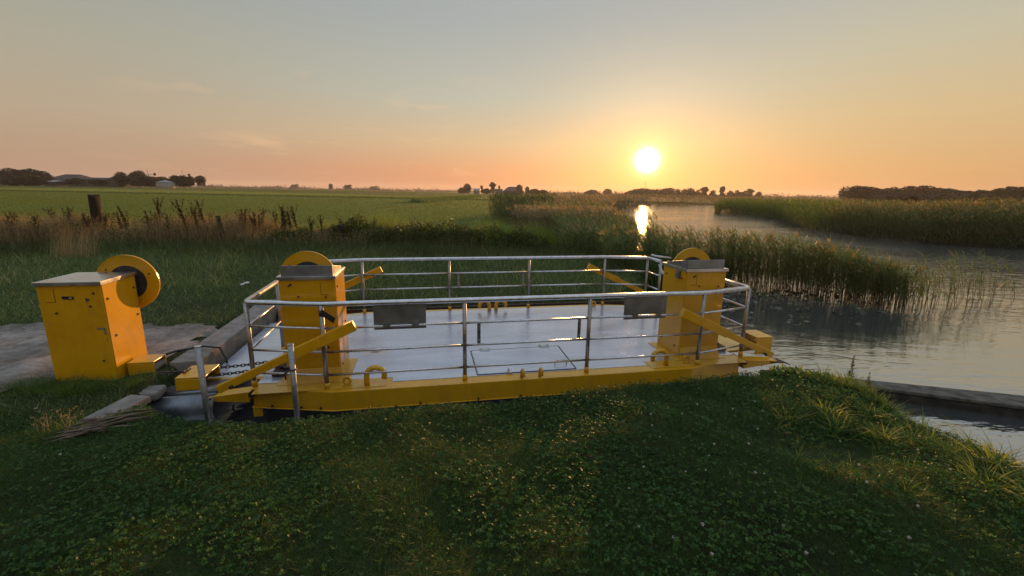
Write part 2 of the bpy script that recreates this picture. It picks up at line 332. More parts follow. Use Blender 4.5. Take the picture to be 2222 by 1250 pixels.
def npmesh(name, co_, quads, tris, rnd, mat, parent=None, smooth=False):
    me = bpy.data.meshes.new(name); nv = len(co_)
    me.vertices.add(nv); me.vertices.foreach_set('co', np.ascontiguousarray(co_, dtype=np.float32).ravel())
    nq, nt_ = len(quads), len(tris); idx = np.concatenate([np.asarray(quads).ravel(), np.asarray(tris).ravel()]).astype(np.int32)
    me.loops.add(len(idx)); me.loops.foreach_set('vertex_index', idx)
    me.polygons.add(nq + nt_)
    st = np.concatenate([np.arange(nq) * 4, nq * 4 + np.arange(nt_) * 3]).astype(np.int32)
    me.polygons.foreach_set('loop_start', st)
    if smooth: me.polygons.foreach_set('use_smooth', np.ones(nq + nt_, bool))
    me.update(calc_edges=True)
    if rnd is not None:
        a = me.attributes.new('rnd', 'FLOAT', 'POINT'); a.data.foreach_set('value', np.asarray(rnd, dtype=np.float32))
    me.materials.append(M[mat]); o = bpy.data.objects.new(name, me); COL.objects.link(o); o.parent = parent
    return o
class PL:
    """collects plant geometry (blades, leaf cards) as arrays"""
    def __init__(s): s.c = []; s.q = []; s.t = []; s.r = []; s.k = 0
    def blades(s, P, H, W, az, lean, curl, rnd, nseg=2, pw=.8, w0=1.):
        n = len(P); d = np.c_[np.cos(az), np.sin(az)]; sd = np.c_[-np.sin(az), np.cos(az)]
        tw = rng.uniform(-1.2, 1.2, n); sx = np.c_[sd[:, 0] * np.cos(tw) - sd[:, 1] * np.sin(tw), sd[:, 0] * np.sin(tw) + sd[:, 1] * np.cos(tw)]
        L = []
        for i in range(nseg + 1):
            t = i / nseg; h = H * (lean * t + curl * t * t); z = H * (t * np.sqrt(np.clip(1 - lean ** 2, .1, 1)) - .45 * np.abs(curl) * t * t)
            c = np.c_[P[:, 0] + d[:, 0] * h, P[:, 1] + d[:, 1] * h, P[:, 2] + z]
            if i == nseg: L.append(c)
            else:
                w = W * ((1 - t) ** pw) * (w0 if i == 0 else 1) * .5
                o = np.c_[sx * w[:, None], np.zeros(n)]; L += [c - o, c + o]
        m = 2 * nseg + 1; A = np.stack(L, 1).reshape(-1, 3); b = s.k + np.arange(n)[:, None] * m
        for i in range(nseg - 1): s.q.append(b + np.array([2 * i, 2 * i + 1, 2 * i + 3, 2 * i + 2]))
        s.t.append(b + np.array([2 * nseg - 2, 2 * nseg - 1, 2 * nseg])); s.c.append(A); s.r.append(np.repeat(rnd, m)); s.k += n * m
        return s
    def leaves(s, P, D, Lg, W, rnd, fold=.25):
        """pointed leaf cards: base P, direction D (unit)"""
        n = len(P); rv = rng.normal(size=(n, 3)); side = np.cross(D, rv); side /= np.linalg.norm(side, axis=1)[:, None] + 1e-9
        nn = np.cross(side, D); mid = P + D * (Lg * .5)[:, None]
        a = mid + side * (W * .5)[:, None] + nn * (W * fold)[:, None]; b_ = mid - side * (W * .5)[:, None] + nn * (W * fold)[:, None]
        A = np.stack([P, a, P + D * Lg[:, None], b_], 1).reshape(-1, 3); b = s.k + np.arange(n)[:, None] * 4
        s.q.append(b + np.array([0, 1, 2, 3])); s.c.append(A); s.r.append(np.repeat(rnd, 4)); s.k += 4 * n
        return s
    def build(s, name, mat, parent=None):
        q = np.concatenate(s.q) if s.q else np.zeros((0, 4), int); t = np.concatenate(s.t) if s.t else np.zeros((0, 3), int)
        return npmesh(name, np.concatenate(s.c), q, t, np.concatenate(s.r), mat, parent)
def U(a, b, n): return rng.uniform(a, b, n)
def ss(t): t = np.clip(t, 0, 1); return t * t * (3 - 2 * t)
# ------------------------------------------------------------------ terrain
YAW = R(11.3); C0 = np.array([-.11, 6.65]); EX = np.array([math.cos(YAW), math.sin(YAW)]); EY = np.array([-math.sin(YAW), math.cos(YAW)])
def fx(a, b): return tuple(C0 + EX * a + EY * b)          # ferry frame -> world
WATER = np.array([(9., -60), (5., -8), (4.0, 0), (3.66, 2.3), (3.72, 3.4), (3.75, 4.45), (3.0, 4.74), (2.0, 4.5), (.9, 4.2), (-.5, 3.82), (-1.7, 3.6),
    (-2.5, 3.5), (-3.0, 3.65), (-3.15, 3.95), fx(-3.95, -1.9), fx(-3.95, 2.0), fx(3.2, 2.0), (3.3, 10.3), (4.0, 11.6), (4.6, 13.2), (5.2, 15), (5.6, 18.9), (5.8, 24), (7.4, 38), (9.2, 48),
    (16.5, 73.6), (33, 112), (53, 133), (88, 160), (150, 190), (260, 215), (260, 185), (150, 150), (80, 118), (45, 95), (38.3, 83), (33.5, 71.6),
    (33.8, 62), (32.4, 53), (28.1, 43), (25.1, 34.9), (25.9, 27.8), (29.5, 25.2), (42, 19), (70, 6), (90, -60)])
def sdist(x, y, poly=WATER):
    """signed distance, positive inside the polygon"""
    x = np.asarray(x, float); y = np.asarray(y, float); d = np.full(x.shape, 1e9); ins = np.zeros(x.shape, bool)
    for (ax, ay), (bx, by) in zip(poly, np.roll(poly, -1, 0)):
        ex, ey = bx - ax, by - ay; t = np.clip(((x - ax) * ex + (y - ay) * ey) / (ex * ex + ey * ey), 0, 1)
        d = np.minimum(d, (x - ax - t * ex) ** 2 + (y - ay - t * ey) ** 2)
        ins ^= ((ay > y) != (by > y)) & (x < ex * (y - ay) / (ey if abs(ey) > 1e-9 else 1e-9) + ax)
    d = np.sqrt(d); return np.where(ins, d, -d)
def yb(x): return np.interp(x, [-9, -6, -3, -2.4, -.5, .9, 2, 3.1, 3.6, 6], [2.6, 3.0, 3.45, 3.5, 3.82, 4.2, 4.5, 4.75, 4.6, 4.6])
def land(x, y):
    x = np.asarray(x, float); y = np.asarray(y, float)
    base = .56 - .12 * ss((x + 4.5) / 3) * ss((y - 6.5) / 2) + .08 * ss((y - 10) / 5) * (1 - ss((y - 18) / 8)) - .25 * ss((y - 17) / 8)
    base = base + .25 * ss((x - 20) / 10) + 1.6 * ss((y - 150) / 150) * (1 - ss((x + 100) / 80))
    u = yb(x) - y; hm = .78 + .29 * ss(u / 2.6)
    e = ss((x + 4.7 + (3.4 - y) * .55) / 2.3)
    m = base + (hm - base) * e * ss((u + .6) / .6)
    lw = (1 - ss((y - 4.5) / 2)) * (1 - ss((np.abs(x) - 7) / 3))
    m = m + lw * (.022 * np.sin(3.1 * x + 1.3 * y) + .018 * np.sin(5.3 * y - 2.2 * x + 1) + .012 * np.sin(9 * x + 7 * y))
    m = m - .15 * ss((x - 2.3) / 1.3) * (1 - ss((y - 3.2) / 1.))
    m = m - .10 * np.exp(-(((x - 2.3) / .5) ** 2 + ((y - 2.75) / .35) ** 2)) + .06 * np.exp(-(((x - 1.6) / .8) ** 2 + ((y - 4.2) / .4) ** 2))
    return m
def hgt(x, y):
    m = land(x, y); d = sdist(x, y); wid = np.where(np.asarray(y) < 6, .3, .5)
    k = ss((d + wid) / (wid * 1.6)); k = np.where(d > 0, ss((d + wid) / (wid * 1.15)), k)
    return m * (1 - k) + (-.55) * k
def axis(lo, hi, step, far):
    a = list(np.arange(lo, hi + 1e-6, step)); g = step
    while a[-1] < far: g *= 1.13; a.append(a[-1] + g)
    g = step
    while a[0] > -far: g *= 1.13; a.insert(0, a[0] - g)
    return np.array(a)
gx, gy = axis(-8, 8, .1, 3000), axis(-.5, 13, .1, 3000)
XX, YY = np.meshgrid(gx, gy); ZZ = hgt(XX, YY)
nx, ny = len(gx), len(gy); I = np.arange(nx * ny).reshape(ny, nx)
gq = np.stack([I[:-1, :-1], I[:-1, 1:], I[1:, 1:], I[1:, :-1]], -1).reshape(-1, 4)
g_ = npmesh('ground', np.c_[XX.ravel(), YY.ravel(), ZZ.ravel()], gq, np.zeros((0, 3), int), None, 'ground', smooth=True); tag(g_, kind='structure')
# river water
wb = MB(); wb.add([(-12, -70, 0), (320, -70, 0), (320, 260, 0), (-12, 260, 0)], [(0, 1, 2, 3)])
w_ = wb.build('water', 'water'); tag(w_, kind='structure')
# grit path to the landing, as a sheet of its own
PATH = np.array([fx(-4.36, -.7), fx(-4.36, .75), (-5.9, 6.6), (-7.5, 6.5), (-10, 5.9), (-16, 3.4), (-15, .9), (-8.3, 3.0), (-6.2, 3.75), (-5.15, 4.0), (-4.75, 5.0)])
st = .08; px_ = np.arange(-16, -4, st); py_ = np.arange(.5, 7.4, st); PX, PY = np.meshgrid(px_, py_)
wob = .16 * np.sin(3.3 * PX + 1.7 * PY) + .12 * np.sin(7.1 * PY - 4.3 * PX) + rng.normal(0, .07, PX.shape)
pm = sdist(PX, PY, PATH) + wob * .6 > 0
PZ = hgt(PX, PY) + .014 + .006 * np.sin(11 * PX) * np.sin(13 * PY); J = np.arange(PX.size).reshape(PX.shape)
cell = pm[:-1, :-1] & pm[1:, :-1] & pm[:-1, 1:] & pm[1:, 1:]
pq = np.stack([J[:-1, :-1], J[:-1, 1:], J[1:, 1:], J[1:, :-1]], -1)[cell]
used = np.unique(pq); remap = np.zeros(PX.size, int); remap[used] = np.arange(len(used))
p_ = npmesh('path', np.c_[PX.ravel(), PY.ravel(), PZ.ravel()][used], remap[pq], np.zeros((0, 3), int), None, 'path', smooth=True); tag(p_, kind='structure')
# ------------------------------------------------------------------ the ferry
DK = .45
ferry = empty('cable_ferry', (C0[0], C0[1], 0), YAW)
tag(ferry, 'yellow hand-cranked cable ferry with steel railings and a silver deck', 'ferry')
PLAN = [(-3.16, -1.48), (-2.25, -1.72), (2.2, -1.72), (3.1, -1.48), (3.1, 1.48), (2.2, 1.68), (-2.25, 1.68), (-3.16, 1.48)]
def inset(poly, k): return [(x * (1 - k / 3.1), y * (1 - k / 1.7)) for x, y in poly]
hb = MB(); hb.prism(PLAN, DK - .215, DK)
hb.prism([(x * 1.006, y * 1.012) for x, y in PLAN], DK - .228, DK - .2155)
for sy in (-1, 1):
    for x0 in (-3.12, 3.06): hb.prism([(x0 - .05, sy * 1.47 - .03), (x0 + .05, sy * 1.47 - .03), (x0 + .05, sy * 1.47 + .03), (x0 - .05, sy * 1.47 + .03)], DK - .34, DK - .229)
hull = hb.build('hull', 'yellow', ferry, .012)
MB().prism(inset(PLAN, .10), -.45, DK - .229).build('pontoon', 'hullblack', hull)
for x in (-2.95, -2.62, -2.4, -1.3, -.62, -.1, .5, 1.0, 1.7, 2.5):
    y = -1.725 if abs(x) < 2.2 else -1.725 + (abs(x) - 2.2) * .255
    bl = MB(); bl.tube([(x, y - .004, DK - .20), (x, y - .022, DK - .20)], .014, 8); bl.build('rivet', 'iron', hull)
DZ = DK + .005
dk = MB(); dk.prism([(-3.14, -1.36), (-1.62, -1.42), (-1.62, -1.54), (1.66, -1.54), (1.66, -1.42), (3.07, -1.36), (3.07, 1.42), (2.2, 1.56), (-2.2, 1.56), (-3.14, 1.42)], DK + .001, DZ)
deck = dk.build('deck_plate', 'deck', ferry)
# hatch set in the deck
ht = MB(); ht.prism([(-.59, -1.5), (.66, -1.5), (.68, -.66), (-.59, -.68)], DZ + .001, DZ + .007); hatch = ht.build('hatch', 'deck', ferry, .002)
gr = MB()
hp = [(-.605, -1.512), (.672, -1.512), (.694, -.648), (-.605, -.668)]
for a, b in zip(hp, hp[1:] + hp[:1]): gr.beam((*a, DZ + .003), (*b, DZ + .003), .012, .005)
gr.build('seam', 'black', hatch)
for x, y in ((-.40, -.69), (.48, -.665)):
    h = MB(); h.box((x, y, DZ + .012), (.14, .05, .008)); h.tube([(x - .07, y + .035, DZ + .016), (x + .07, y + .035, DZ + .016)], .010, 8); h.box((x, y + .075, DZ + .006), (.14, .05, .006)); h.build('hinge', 'steel', hatch)
h = MB(); h.tube([(.44, -1.33, DZ), (.44, -1.33, DZ + .045), (.455, -1.33, DZ + .06), (.585, -1.33, DZ + .06), (.60, -1.33, DZ + .045), (.60, -1.33, DZ)], .009, 8); h.build('handle', 'steel', hatch)
h = MB(); h.box((-.215, -1.50, DZ + .03), (.015, .05, .06)); h.box((-.2, -1.5, DZ + .012), (.06, .07, .012)); h.build('cleat', 'steel', hatch)
# winch towers
def wheel(mb, c, ax, r=.333):
    mb.ring(c, ax, r, .205, .018, 56, 0)
    mb.ring(c, ax, r + .002, r - .012, .024, 56, 0)
    cc = V(c); ax = V(ax)
    mb.ring(cc - ax * .0, ax, .212, .03, .012, 40, 1); mb.tube([cc - ax * .10, cc + ax * .05], .034, 14, 1)
    for k in range(3):
        a = 2 * math.pi * k / 3 + .4; mb.tube([cc + V((math.cos(a), 0, math.sin(a))) * .26 - ax * .012, cc + V((math.cos(a), 0, math.sin(a))) * .26 + ax * .012], .012, 8, 1)
def cabinet(parent, z0, h, skew, bolts, hood=True, name='winch_tower'):
    """yellow sheet-steel winch cabinet .60 x .60 standing on z0, front face towards -y"""
    w, d = .585, .59
    b = MB(); b.box((0, d / 2, z0 + h / 2), (w, d, h)); t = b.build(name, 'yellow', parent, .008)
    for sx in (-1, 1):
        p = MB(); p.box((sx * (w / 2 + .003), d / 2, z0 + h / 2 + .02), (.005, d - .03, h - .08)); p.build('side_panel', 'yellow', t, .002)
    l = MB(); l.box((0, d / 2, z0 + h + .007), (w + .035, d + .035, .012)); l.box((0, -.0165, z0 + h - .010), (w + .035, .003, .034)); l.box((0, d + .0165, z0 + h - .010), (w + .035, .003, .034))
    for sx in (-1, 1): l.box((sx * (w / 2 + .0165), d / 2, z0 + h - .010), (.003, d + .028, .034))
    lid = l.build('lid', 'lid', t, .003)
    if hood:
        y0, y1, zt = .03, d - .03, z0 + h + .0135
        q = [(-w / 2 + .02, y0, zt), (w / 2 - .02, y0, zt), (w / 2 - .02, y1, zt), (-w / 2 + .02, y1, zt), (-w / 2 + .02, y0, zt + .115), (w / 2 - .02, y0, zt + .115), (w / 2 - .02, y1, zt + .02), (-w / 2 + .02, y1, zt + .02)]
        hd = MB(); hd.add(q, [(3, 2, 1, 0), (4, 5, 6, 7), (0, 1, 5, 4), (1, 2, 6, 5), (2, 3, 7, 6), (3, 0, 4, 7)]); hd.build('lid_hood', 'sheet', lid, .004)
    fwm = MB(); wheel(fwm, (skew, d + .06, z0 + h - .125), (0, 1, 0)); fwm.build('flywheel', ['yellow', 'hub'], t)
    for (fc, a, zz) in bolts:
        bb = MB()
        if fc == 'f': bb.tube([(a, -.001, z0 + zz), (a, -.012, z0 + zz)], .011, 8)
        else:
            sx = 1 if fc == 'r' else -1
            bb.tube([(sx * (w / 2 + .006), a, z0 + zz), (sx * (w / 2 + .015), a, z0 + zz)], .013, 8)
        bb.build('bolt', 'iron', t)
    sm = MB(); s_ = 1 if skew > 0 else -1
    sx = -s_ * .14
    sm.box((sx, -.0012, z0 + h - .13), (.004, .002, .15)); sm.box((sx - s_ * .04, -.0012, z0 + h - .205), (.08, .002, .005))
    sm.build('flap_seam', 'iron', t)
    return t
FB = [('f', -.17, 1.17), ('f', -.19, 1.155), ('f', .19, 1.02), ('f', -.1, 1.03), ('f', -.22, 1.235), ('f', .235, .10), ('f', -.2, .1), ('f', .18, .42), ('r', .10, 1.12), ('r', .10, .62), ('r', .45, .6), ('r', .12, .16), ('r', .48, .17),
      ('l', .10, 1.12), ('l', .48, 1.12), ('l', .12, .16), ('l', .48, .17)]
for x, sk, nm in ((-2.51, -.14, None), (2.49, .19, None)):
    e = empty('winch_station', (x, -1.395, 0), 0, ferry)
    t = cabinet(e, DK + .001, 1.25, sk, FB)
    kp = MB(); kp.box((0, .30, DK + .008), (.78, .74, .010)); kp.build('base_plate', 'yellow_deck', e, .003)
    ft = MB()
    ft.add([(-.29, -.001, DK + .17), (.29, -.001, DK + .17), (.29, -.07, DK + .012), (-.29, -.07, DK + .012), (-.29, -.001, DK + .012), (.29, -.001, DK + .012)], [(0, 1, 2, 3), (0, 3, 4), (1, 5, 2), (0, 4, 5, 1), (3, 2, 5, 4)])
    ft.build('foot', 'yellow', e, .003)
    if x > 0:
        hm = MB(); hm.tube([(-.17, .62, DK + 1.32), (-.38, .70, DK + 1.34), (-.44, .70, DK + 1.36)], .014, 8); hm.build('crank_handle', 'steel', e)
        lk = MB(); lk.box((-.315, .18, DK + 1.16), (.022, .09, .10)); lk.box((-.33, .18, DK + 1.16), (.012, .05, .05)); lk.build('latch', 'sheet', e, .003)
        tr = MB(); tr.box((.36, .62, DK + 1.27), (.18, .12, .03)); tr.build('tray', 'lid', e, .004)
# railings
RZ = [DK + .99, DK + .715, DK + .44, DK + .165]
def railing(sy, e1, e2, xe=3.15):
    yb_, ye = sy * 1.62, sy * 1.42
    rail = empty('railing', (0, 0, 0), 0, ferry)
    def arc(a, b, c, r=.10, n=5):
        a, b, c = V(a), V(b), V(c); p = b + (a - b).normalized() * r; q = b + (c - b).normalized() * r
        return [p * (1 - t) ** 2 + b * 2 * t * (1 - t) + q * t * t for t in [i / n for i in range(n + 1)]]
    for k, z in enumerate(RZ):
        if k == 0:
            A, B, Cc, D = (-xe, ye, z), (-2.33, yb_, z), (2.33, yb_, z), (xe, ye, z)
            E1, E2 = (-xe - .02, e1, z), (xe + .02, e2, z)
            pts = [E1] + arc(E1, A, B, .07) + arc(A, B, Cc, .1, 3) + arc(B, Cc, D, .1, 3) + arc(Cc, D, E2, .07) + [E2]
            m = MB(); m.tube(pts, .030, 14); m.build('top_rail', 'steel', rail)
        else:
            for P in ([(-xe, ye, z), (-2.33, yb_, z)], [(-2.33, yb_, z), (-.77, yb_, z)], [(-.77, yb_, z), (.77, yb_, z)], [(.77, yb_, z), (2.33, yb_, z)], [(2.33, yb_, z), (xe, ye, z)]):
                m = MB(); m.tube(P, .0145, 10); m.build('mid_rail', 'steel', rail)
            if k < 3:
                m = MB(); m.tube([(-xe, ye, z), (-xe - .02, e1, z)], .0145, 10); m.build('mid_rail', 'steel', rail)
                m = MB(); m.tube([(xe, ye, z), (xe + .02, e2, z)], .0145, 10); m.build('mid_rail', 'steel', rail)
    for x, y in ((-xe, ye), (-2.33, yb_), (-.77, yb_), (.77, yb_), (2.33, yb_), (xe, ye), (-xe - .02, e1), (xe + .02, e2)):
        m = MB(); m.tube([(x, y, DK + .002), (x, y, RZ[0] - .01)], .0245, 12); p = m.build('post', 'post', rail)
        if abs(x) < 3 or sy > 0 or True:
            m = MB(); m.tube([(x, y, DK + .001), (x, y, DK + .075)], .030, 12); m.build('post_foot', 'yellow', p)
    for x in (-.6, .65):
        m = MB(); m.box((x, yb_ - sy * .016, (RZ[1] + RZ[2]) / 2), (.04, .007, .275))
        f_ = m.build('flat_bar', 'post', rail)
        for dz in (-.08, .09): m = MB(); m.tube([(x, yb_ - .022 + .0 * sy, (RZ[1] + RZ[2]) / 2 + dz), (x, yb_ + .014, (RZ[1] + RZ[2]) / 2 + dz)], .006, 6); m.build('screw', 'lid', f_)
    return rail
rn = railing(-1, -.28, -.28); rf = railing(1, .95, .95)
for x0, x1 in ((-1.79, -1.21), (1.235, 1.815)):
    m = MB(); m.box(((x0 + x1) / 2, -1.597, DK + .82), (x1 - x0, .008, .305)); m.box(((x0 + x1) / 2, -1.6005, DK + .955), (x1 - x0 + .008, .004, .02))
    s_ = m.build('notice_board', 'sheet', rn, .002); s_['label'] = 'grey metal board hung from the top rail, back side showing'
    for dx in (.14, .46):
        c = MB(); c.box((x0 + dx * 1.0, -1.6365, RZ[1] + .01), (.075, .004, .05)); c.box((x0 + dx * 1.0, -1.618, RZ[1] + .036), (.075, .036, .004)); c.build('clip', 'sheet', s_)
# ramp levers along each side
def lever(x0, z0, x1, z1, y):
    a, b = V((x0, y, z0)), V((x1, y, z1)); d = b - a
    m = MB(); m.beam(a, a + d * .60, .055, .085); m.beam(a + d * .52, b, .075, .115)
    l = m.build('ramp_lever', 'yellow', ferry, .006)
    p = MB(); p.tube([a + d * .1 - V((0, .06, .03)), a + d * .1 + V((0, .06, -.03))], .02, 8); p.tube([a + d * .76 - V((0, -.045, 0)), a + d * .76 + V((0, .075 * (1 if y < 0 else -1), 0))], .016, 8); p.build('pivot', 'iron', l)
for sx in (-1, 1):
    lever(sx * 3.40, DK + .11, sx * 1.98, DK + .765, -1.70); lever(sx * 3.40, DK + .16, sx * 2.0, DK + .80, 1.68)
# ramp flaps and chain guides at both ends
for sx in (-1, 1):
    e = empty('ramp', (0, 0, 0), 0, ferry)
    xo, xi = sx * 3.16 if sx < 0 else 3.12, sx * 3.85
    zi, zo = DK - .03, DK - .055
    y0, y1 = (-1.02, 1.34)
    m = MB(); q = [(xo, y0 - .12, zi), (xi, y0, zo), (xi, y1, zo), (xo, y1 + .06, zi)]
    m.add([(x, y, z) for x, y, z in q] + [(x, y, z - .03) for x, y, z in q], [(0, 1, 2, 3), (4, 5, 6, 7), (0, 1, 5, 4), (1, 2, 6, 5), (2, 3, 7, 6), (3, 0, 4, 7)])
    m.build('ramp_plate', 'deck' if sx < 0 else 'yellow_deck', e)
    m = MB(); m.beam((xo, y0 - .12, zi + .012), (xi, y0, zo + .012), .07, .012); m.build('ramp_edge', 'yellow_deck', e)
    for sy, yy in ((-1, -1.46), (1, 1.46)):
        xt = sx * 3.68
        m = MB(); pr = [(sx * 3.10 + (-.07 if sx < 0 else .02), DK - .02), (xt, DK - .06), (xt, DK - .10), (sx * 3.12 + (-.07 if sx < 0 else .02), DK - .15)]
        n4 = len(pr); vs = [(x, yy - .06, z) for x, z in pr] + [(x, yy + .10, z) for x, z in pr]
        m.add(vs, [(0, 1, 2, 3), (4, 5, 6, 7)] + [(i, (i + 1) % 4, 4 + (i + 1) % 4, 4 + i) for i in range(4)]); m.build('ramp_beam', 'yellow', e, .006)
        m = MB(); m.beam((sx * 3.56, yy, DK - .071), (sx * 3.80, yy, DK - .095), .17, .012); m.beam((sx * 3.79, yy, DK - .094), (sx * 3.88, yy, DK - .125), .17, .012); m.build('ramp_tip', 'iron', e)
        m = MB(); m.tube([(sx * 3.155, yy - .07, DK - .055), (sx * 3.155, yy + .2, DK - .055)], .035, 10); m.build('ramp_hinge', 'iron', e)
    gx0 = sx * 3.82 if sx < 0 else 3.59
    m = MB(); w2, d2, h2 = (.30, .38, .155) if sx < 0 else (.26, .34, .265)
    gz = DK - .02 if sx < 0 else DK - .03
    m.box((gx0, -1.19 if sx < 0 else -1.17, gz + h2 - .01), (w2, d2, .02)); m.box((gx0, -1.19 - d2 / 2 + .01 if sx < 0 else -1.17 - d2 / 2 + .01, gz + h2 / 2 - .011), (w2, .02, h2 - .022)); m.box((gx0, -1.19 + d2 / 2 - .01 if sx < 0 else -1.17 + d2 / 2 - .01, gz + h2 / 2 - .011), (w2, .02, h2 - .022))
    gb = m.build('chain_guide', 'yellow', e, .006)
    m = MB(); m.tube([(gx0 - .02 * sx, -1.19 - d2 / 2 + .03, gz + .07), (gx0 - .02 * sx, -1.19 + d2 / 2 - .03, gz + .07)] if sx < 0 else [(gx0, -1.17 - d2 / 2 + .03, gz + .07), (gx0, -1.17 + d2 / 2 - .03, gz + .07)], .055, 14); m.build('roller', 'iron', gb)
    if sx > 0:
        m = MB(); m.tube([(gx0 + .03, -1.36, DK - .1), (gx0 + .03, -1.36, DK - .14)], .01, 6); m.build('shackle', 'iron', e)
# mooring hooks and lugs
def hook(x, y, dirx, diry, name='mooring_hook', h=.19, r=.032, rad=.088):
    pts = [V((x, y, DK)), V((x, y, DK + h * .55))]
    for k in range(0, 10):
        a = math.pi * (1 - k / 8.); pts.append(V((x + dirx * (rad + rad * math.cos(a)), y + diry * (rad + rad * math.cos(a)), DK + h * .62 + rad * math.sin(a))))
    m = MB(); m.tube(pts, r, 12); return m.build(name, 'yellow', ferry)
hook(-1.90, -1.60, 1, 0, h=.19, rad=.10); hook(1.90, -1.58, -1, 0, h=.19, rad=.10)
hook(-.08, -1.655, .1, -.55, h=.09, r=.019, rad=.055); hook(.15, -1.655, .1, -.55, h=.09, r=.019, rad=.055)
hook(-.03, 1.47, -1, 0, h=.16, r=.034, rad=.095); hook(.10, 1.47, 1, 0, h=.16, r=.034, rad=.095)
for x, y in ((-2.12, -1.58), (2.2, -1.57), (-2.1, 1.52), (2.1, 1.52)):
    m = MB(); m.ring((x, y, DK + .062), (0, 1, 0), .052, .022, .02, 20); m.box((x, y, DK + .010), (.10, .02, .018)); m.build('lug', 'yellow', ferry, .003)
for x in (-2.4, 2.38): pd = MB(); pd.box((x, -1.53, DK + .0035), (1.42, .24, .004)); pd.build('deck_pad', 'yellow_deck', hull)
for x in (-2.93, 2.98): rs = MB(); rs.box((x, -.75, DK + .035), (.22, .9, .05)); rs.box((x, -.95, DK + .079), (.1, .3, .04)); rs.build('rusty_gear_tray', 'iron', ferry, .004)
for x in (-1.25, 1.93): fd = MB(); fd.tube([(x - .13, -1.75, DK - .262), (x + .13, -1.75, DK - .262)], .035, 10); fd.build('rubber_fender', 'black', hull)
# chains
def chain(name, pts, pitch, wire, label, group, mat='chain'):
    pts = [V(p) for p in pts]; L = [0]
    for a, b in zip(pts, pts[1:]): L.append(L[-1] + (b - a).length)
    n = int(L[-1] / pitch); m = MB()
    def pos(s):
        for i in range(len(pts) - 1):
            if s <= L[i + 1] or i == len(pts) - 2: return pts[i].lerp(pts[i + 1], (s - L[i]) / max(1e-6, L[i + 1] - L[i])), (pts[i + 1] - pts[i]).normalized()
    for k in range(n):
        c, d = pos((k + .5) * pitch); s1 = d.cross(V((0, 0, 1))).normalized(); s2 = s1.cross(d)
        ang_ = R(40) if k % 2 else R(-50); sd = s1 * math.cos(ang_) + s2 * math.sin(ang_); ring = []
        for j in range(10):
            t = 2 * math.pi * j / 10; ring.append(c + d * (math.cos(t) * pitch * .72) + sd * (math.sin(t) * pitch * .42))
        m.tube(ring, wire, 5, 0, closed=True)
    o = m.build(name, mat); return tag(o, label, 'chain', group)
def sag(a, b, s, n=8):
    a, b = V(a), V(b); return [a.lerp(b, i / n) - V((0, 0, s * 4 * (i / n) * (1 - i / n))) for i in range(n + 1)]
def W(a, b, z): p = fx(a, b); return (p[0], p[1], z)
chain('chain', sag(W(-3.70, -.98, DK + .08), W(-2.86, -.80, DK + .10), .015), .040, .0062, 'dark chain, farther of two from the yellow guide box to the left winch tower', None)
chain('chain', sag(W(-3.70, -1.14, DK + .05), W(-2.86, -1.02, DK + .10), .015), .040, .0062, 'dark chain, nearer of two from the yellow guide box to the left winch tower', None)
chain('chain', [(-3.95, 4.62, .60), (-3.80, 4.72, .58), (-3.72, 4.66, .60), (-3.76, 4.82, .57), (-3.66, 4.84, .57), (-3.72, 4.9, .55), W(-3.95, -1.1, .50)], .036, .0075, 'loose rusty chain heaped between the yellow shore winch and the ferry guide box', None)
chain('chain', sag(W(3.15, .98, DK + .93), W(2.62, -.60, DK + 1.02), .16), .045, .006, 'pale steel safety chain hanging from the far railing to the right winch tower', None, 'steel')
chain('chain', sag(W(3.58, -1.36, DK - .13), W(3.58, -1.36, DK - .36), 0, 3), .036, .005, 'short chain dangling from the right ramp of the ferry over the water', None)
# tape and straps
m = MB(); a = V(W(-2.32, -1.655, DK + .91)); b = a + V((.135, .012, -.10))
m.add([a + V((0, 0, .035)), b + V((.008, 0, .035)), b + V((-.02, 0, -.028)), a + V((-.01, 0, -.035)), a + V((0, .006, .035)), b + V((.008, .006, .035)), b + V((-.02, .006, -.028)), a + V((-.01, .006, -.035))], [(0, 1, 2, 3), (4, 5, 6, 7), (0, 1, 5, 4), (1, 2, 6, 5), (2, 3, 7, 6), (3, 0, 4, 7)])
m.tube([V(W(-2.33, -1.62, DK + .925)), V(W(-2.33, -1.62, DK + .86))], .028, 12); tag(m.build('tape_strip', 'black'), 'strip of black tape flapping from the railing post beside the left winch tower', 'tape')
# ------------------------------------------------------------------ shore winch and landing
sw = empty('shore_winch', (-4.72, 4.53, .0), YAW); tag(sw, 'yellow winch cabinet with flat metal lid and flywheel on the grassy shore by the path', 'winch cabinet')
SB = [('f', .16, 1.06), ('f', .17, .985), ('f', .22, 1.13), ('f', -.15, .92), ('r', .07, 1.05), ('r', .52, 1.08), ('r', .10, .62), ('r', .52, .75), ('f', .2, .36)]
body = cabinet(sw, .40, 1.245, .18, SB, hood=False, name='winch_body')
m = MB(); m.box((-.02, -.004, 1.485), (.105, .006, .032), 0, mat=Matrix.Rotation(R(4), 3, 'Y')); pl_ = m.build('name_plate', 'plaque', body)
m = MB(); m.box((.005, -.0078, 1.483), (.03, .001, .010), 0); m.build('worn_print', 'white', pl_)
m = MB(); m.box((.23, -.0015, 1.13), (.085, .002, .022)); m.box((.264, -.0015, 1.09), (.018, .002, .058)); m.build('bare_metal_scratch', 'lid', body)
m = MB(); m.box((.272, -.0015, 1.0), (.006, .002, .05)); m.build('bare_metal_scratch', 'lid', body)
m = MB(); m.box((.145, -.0015, 1.455), (.02, .002, .05)); m.build('bare_metal_scratch', 'lid', body)
m = MB(); m.box((.47, .25, .665), (.27, .26, .02)); m.box((.47, .13, .55), (.27, .02, .209)); m.box((.47, .37, .55), (.27, .02, .209)); m.build('chain_cover', 'yellow', sw, .006)
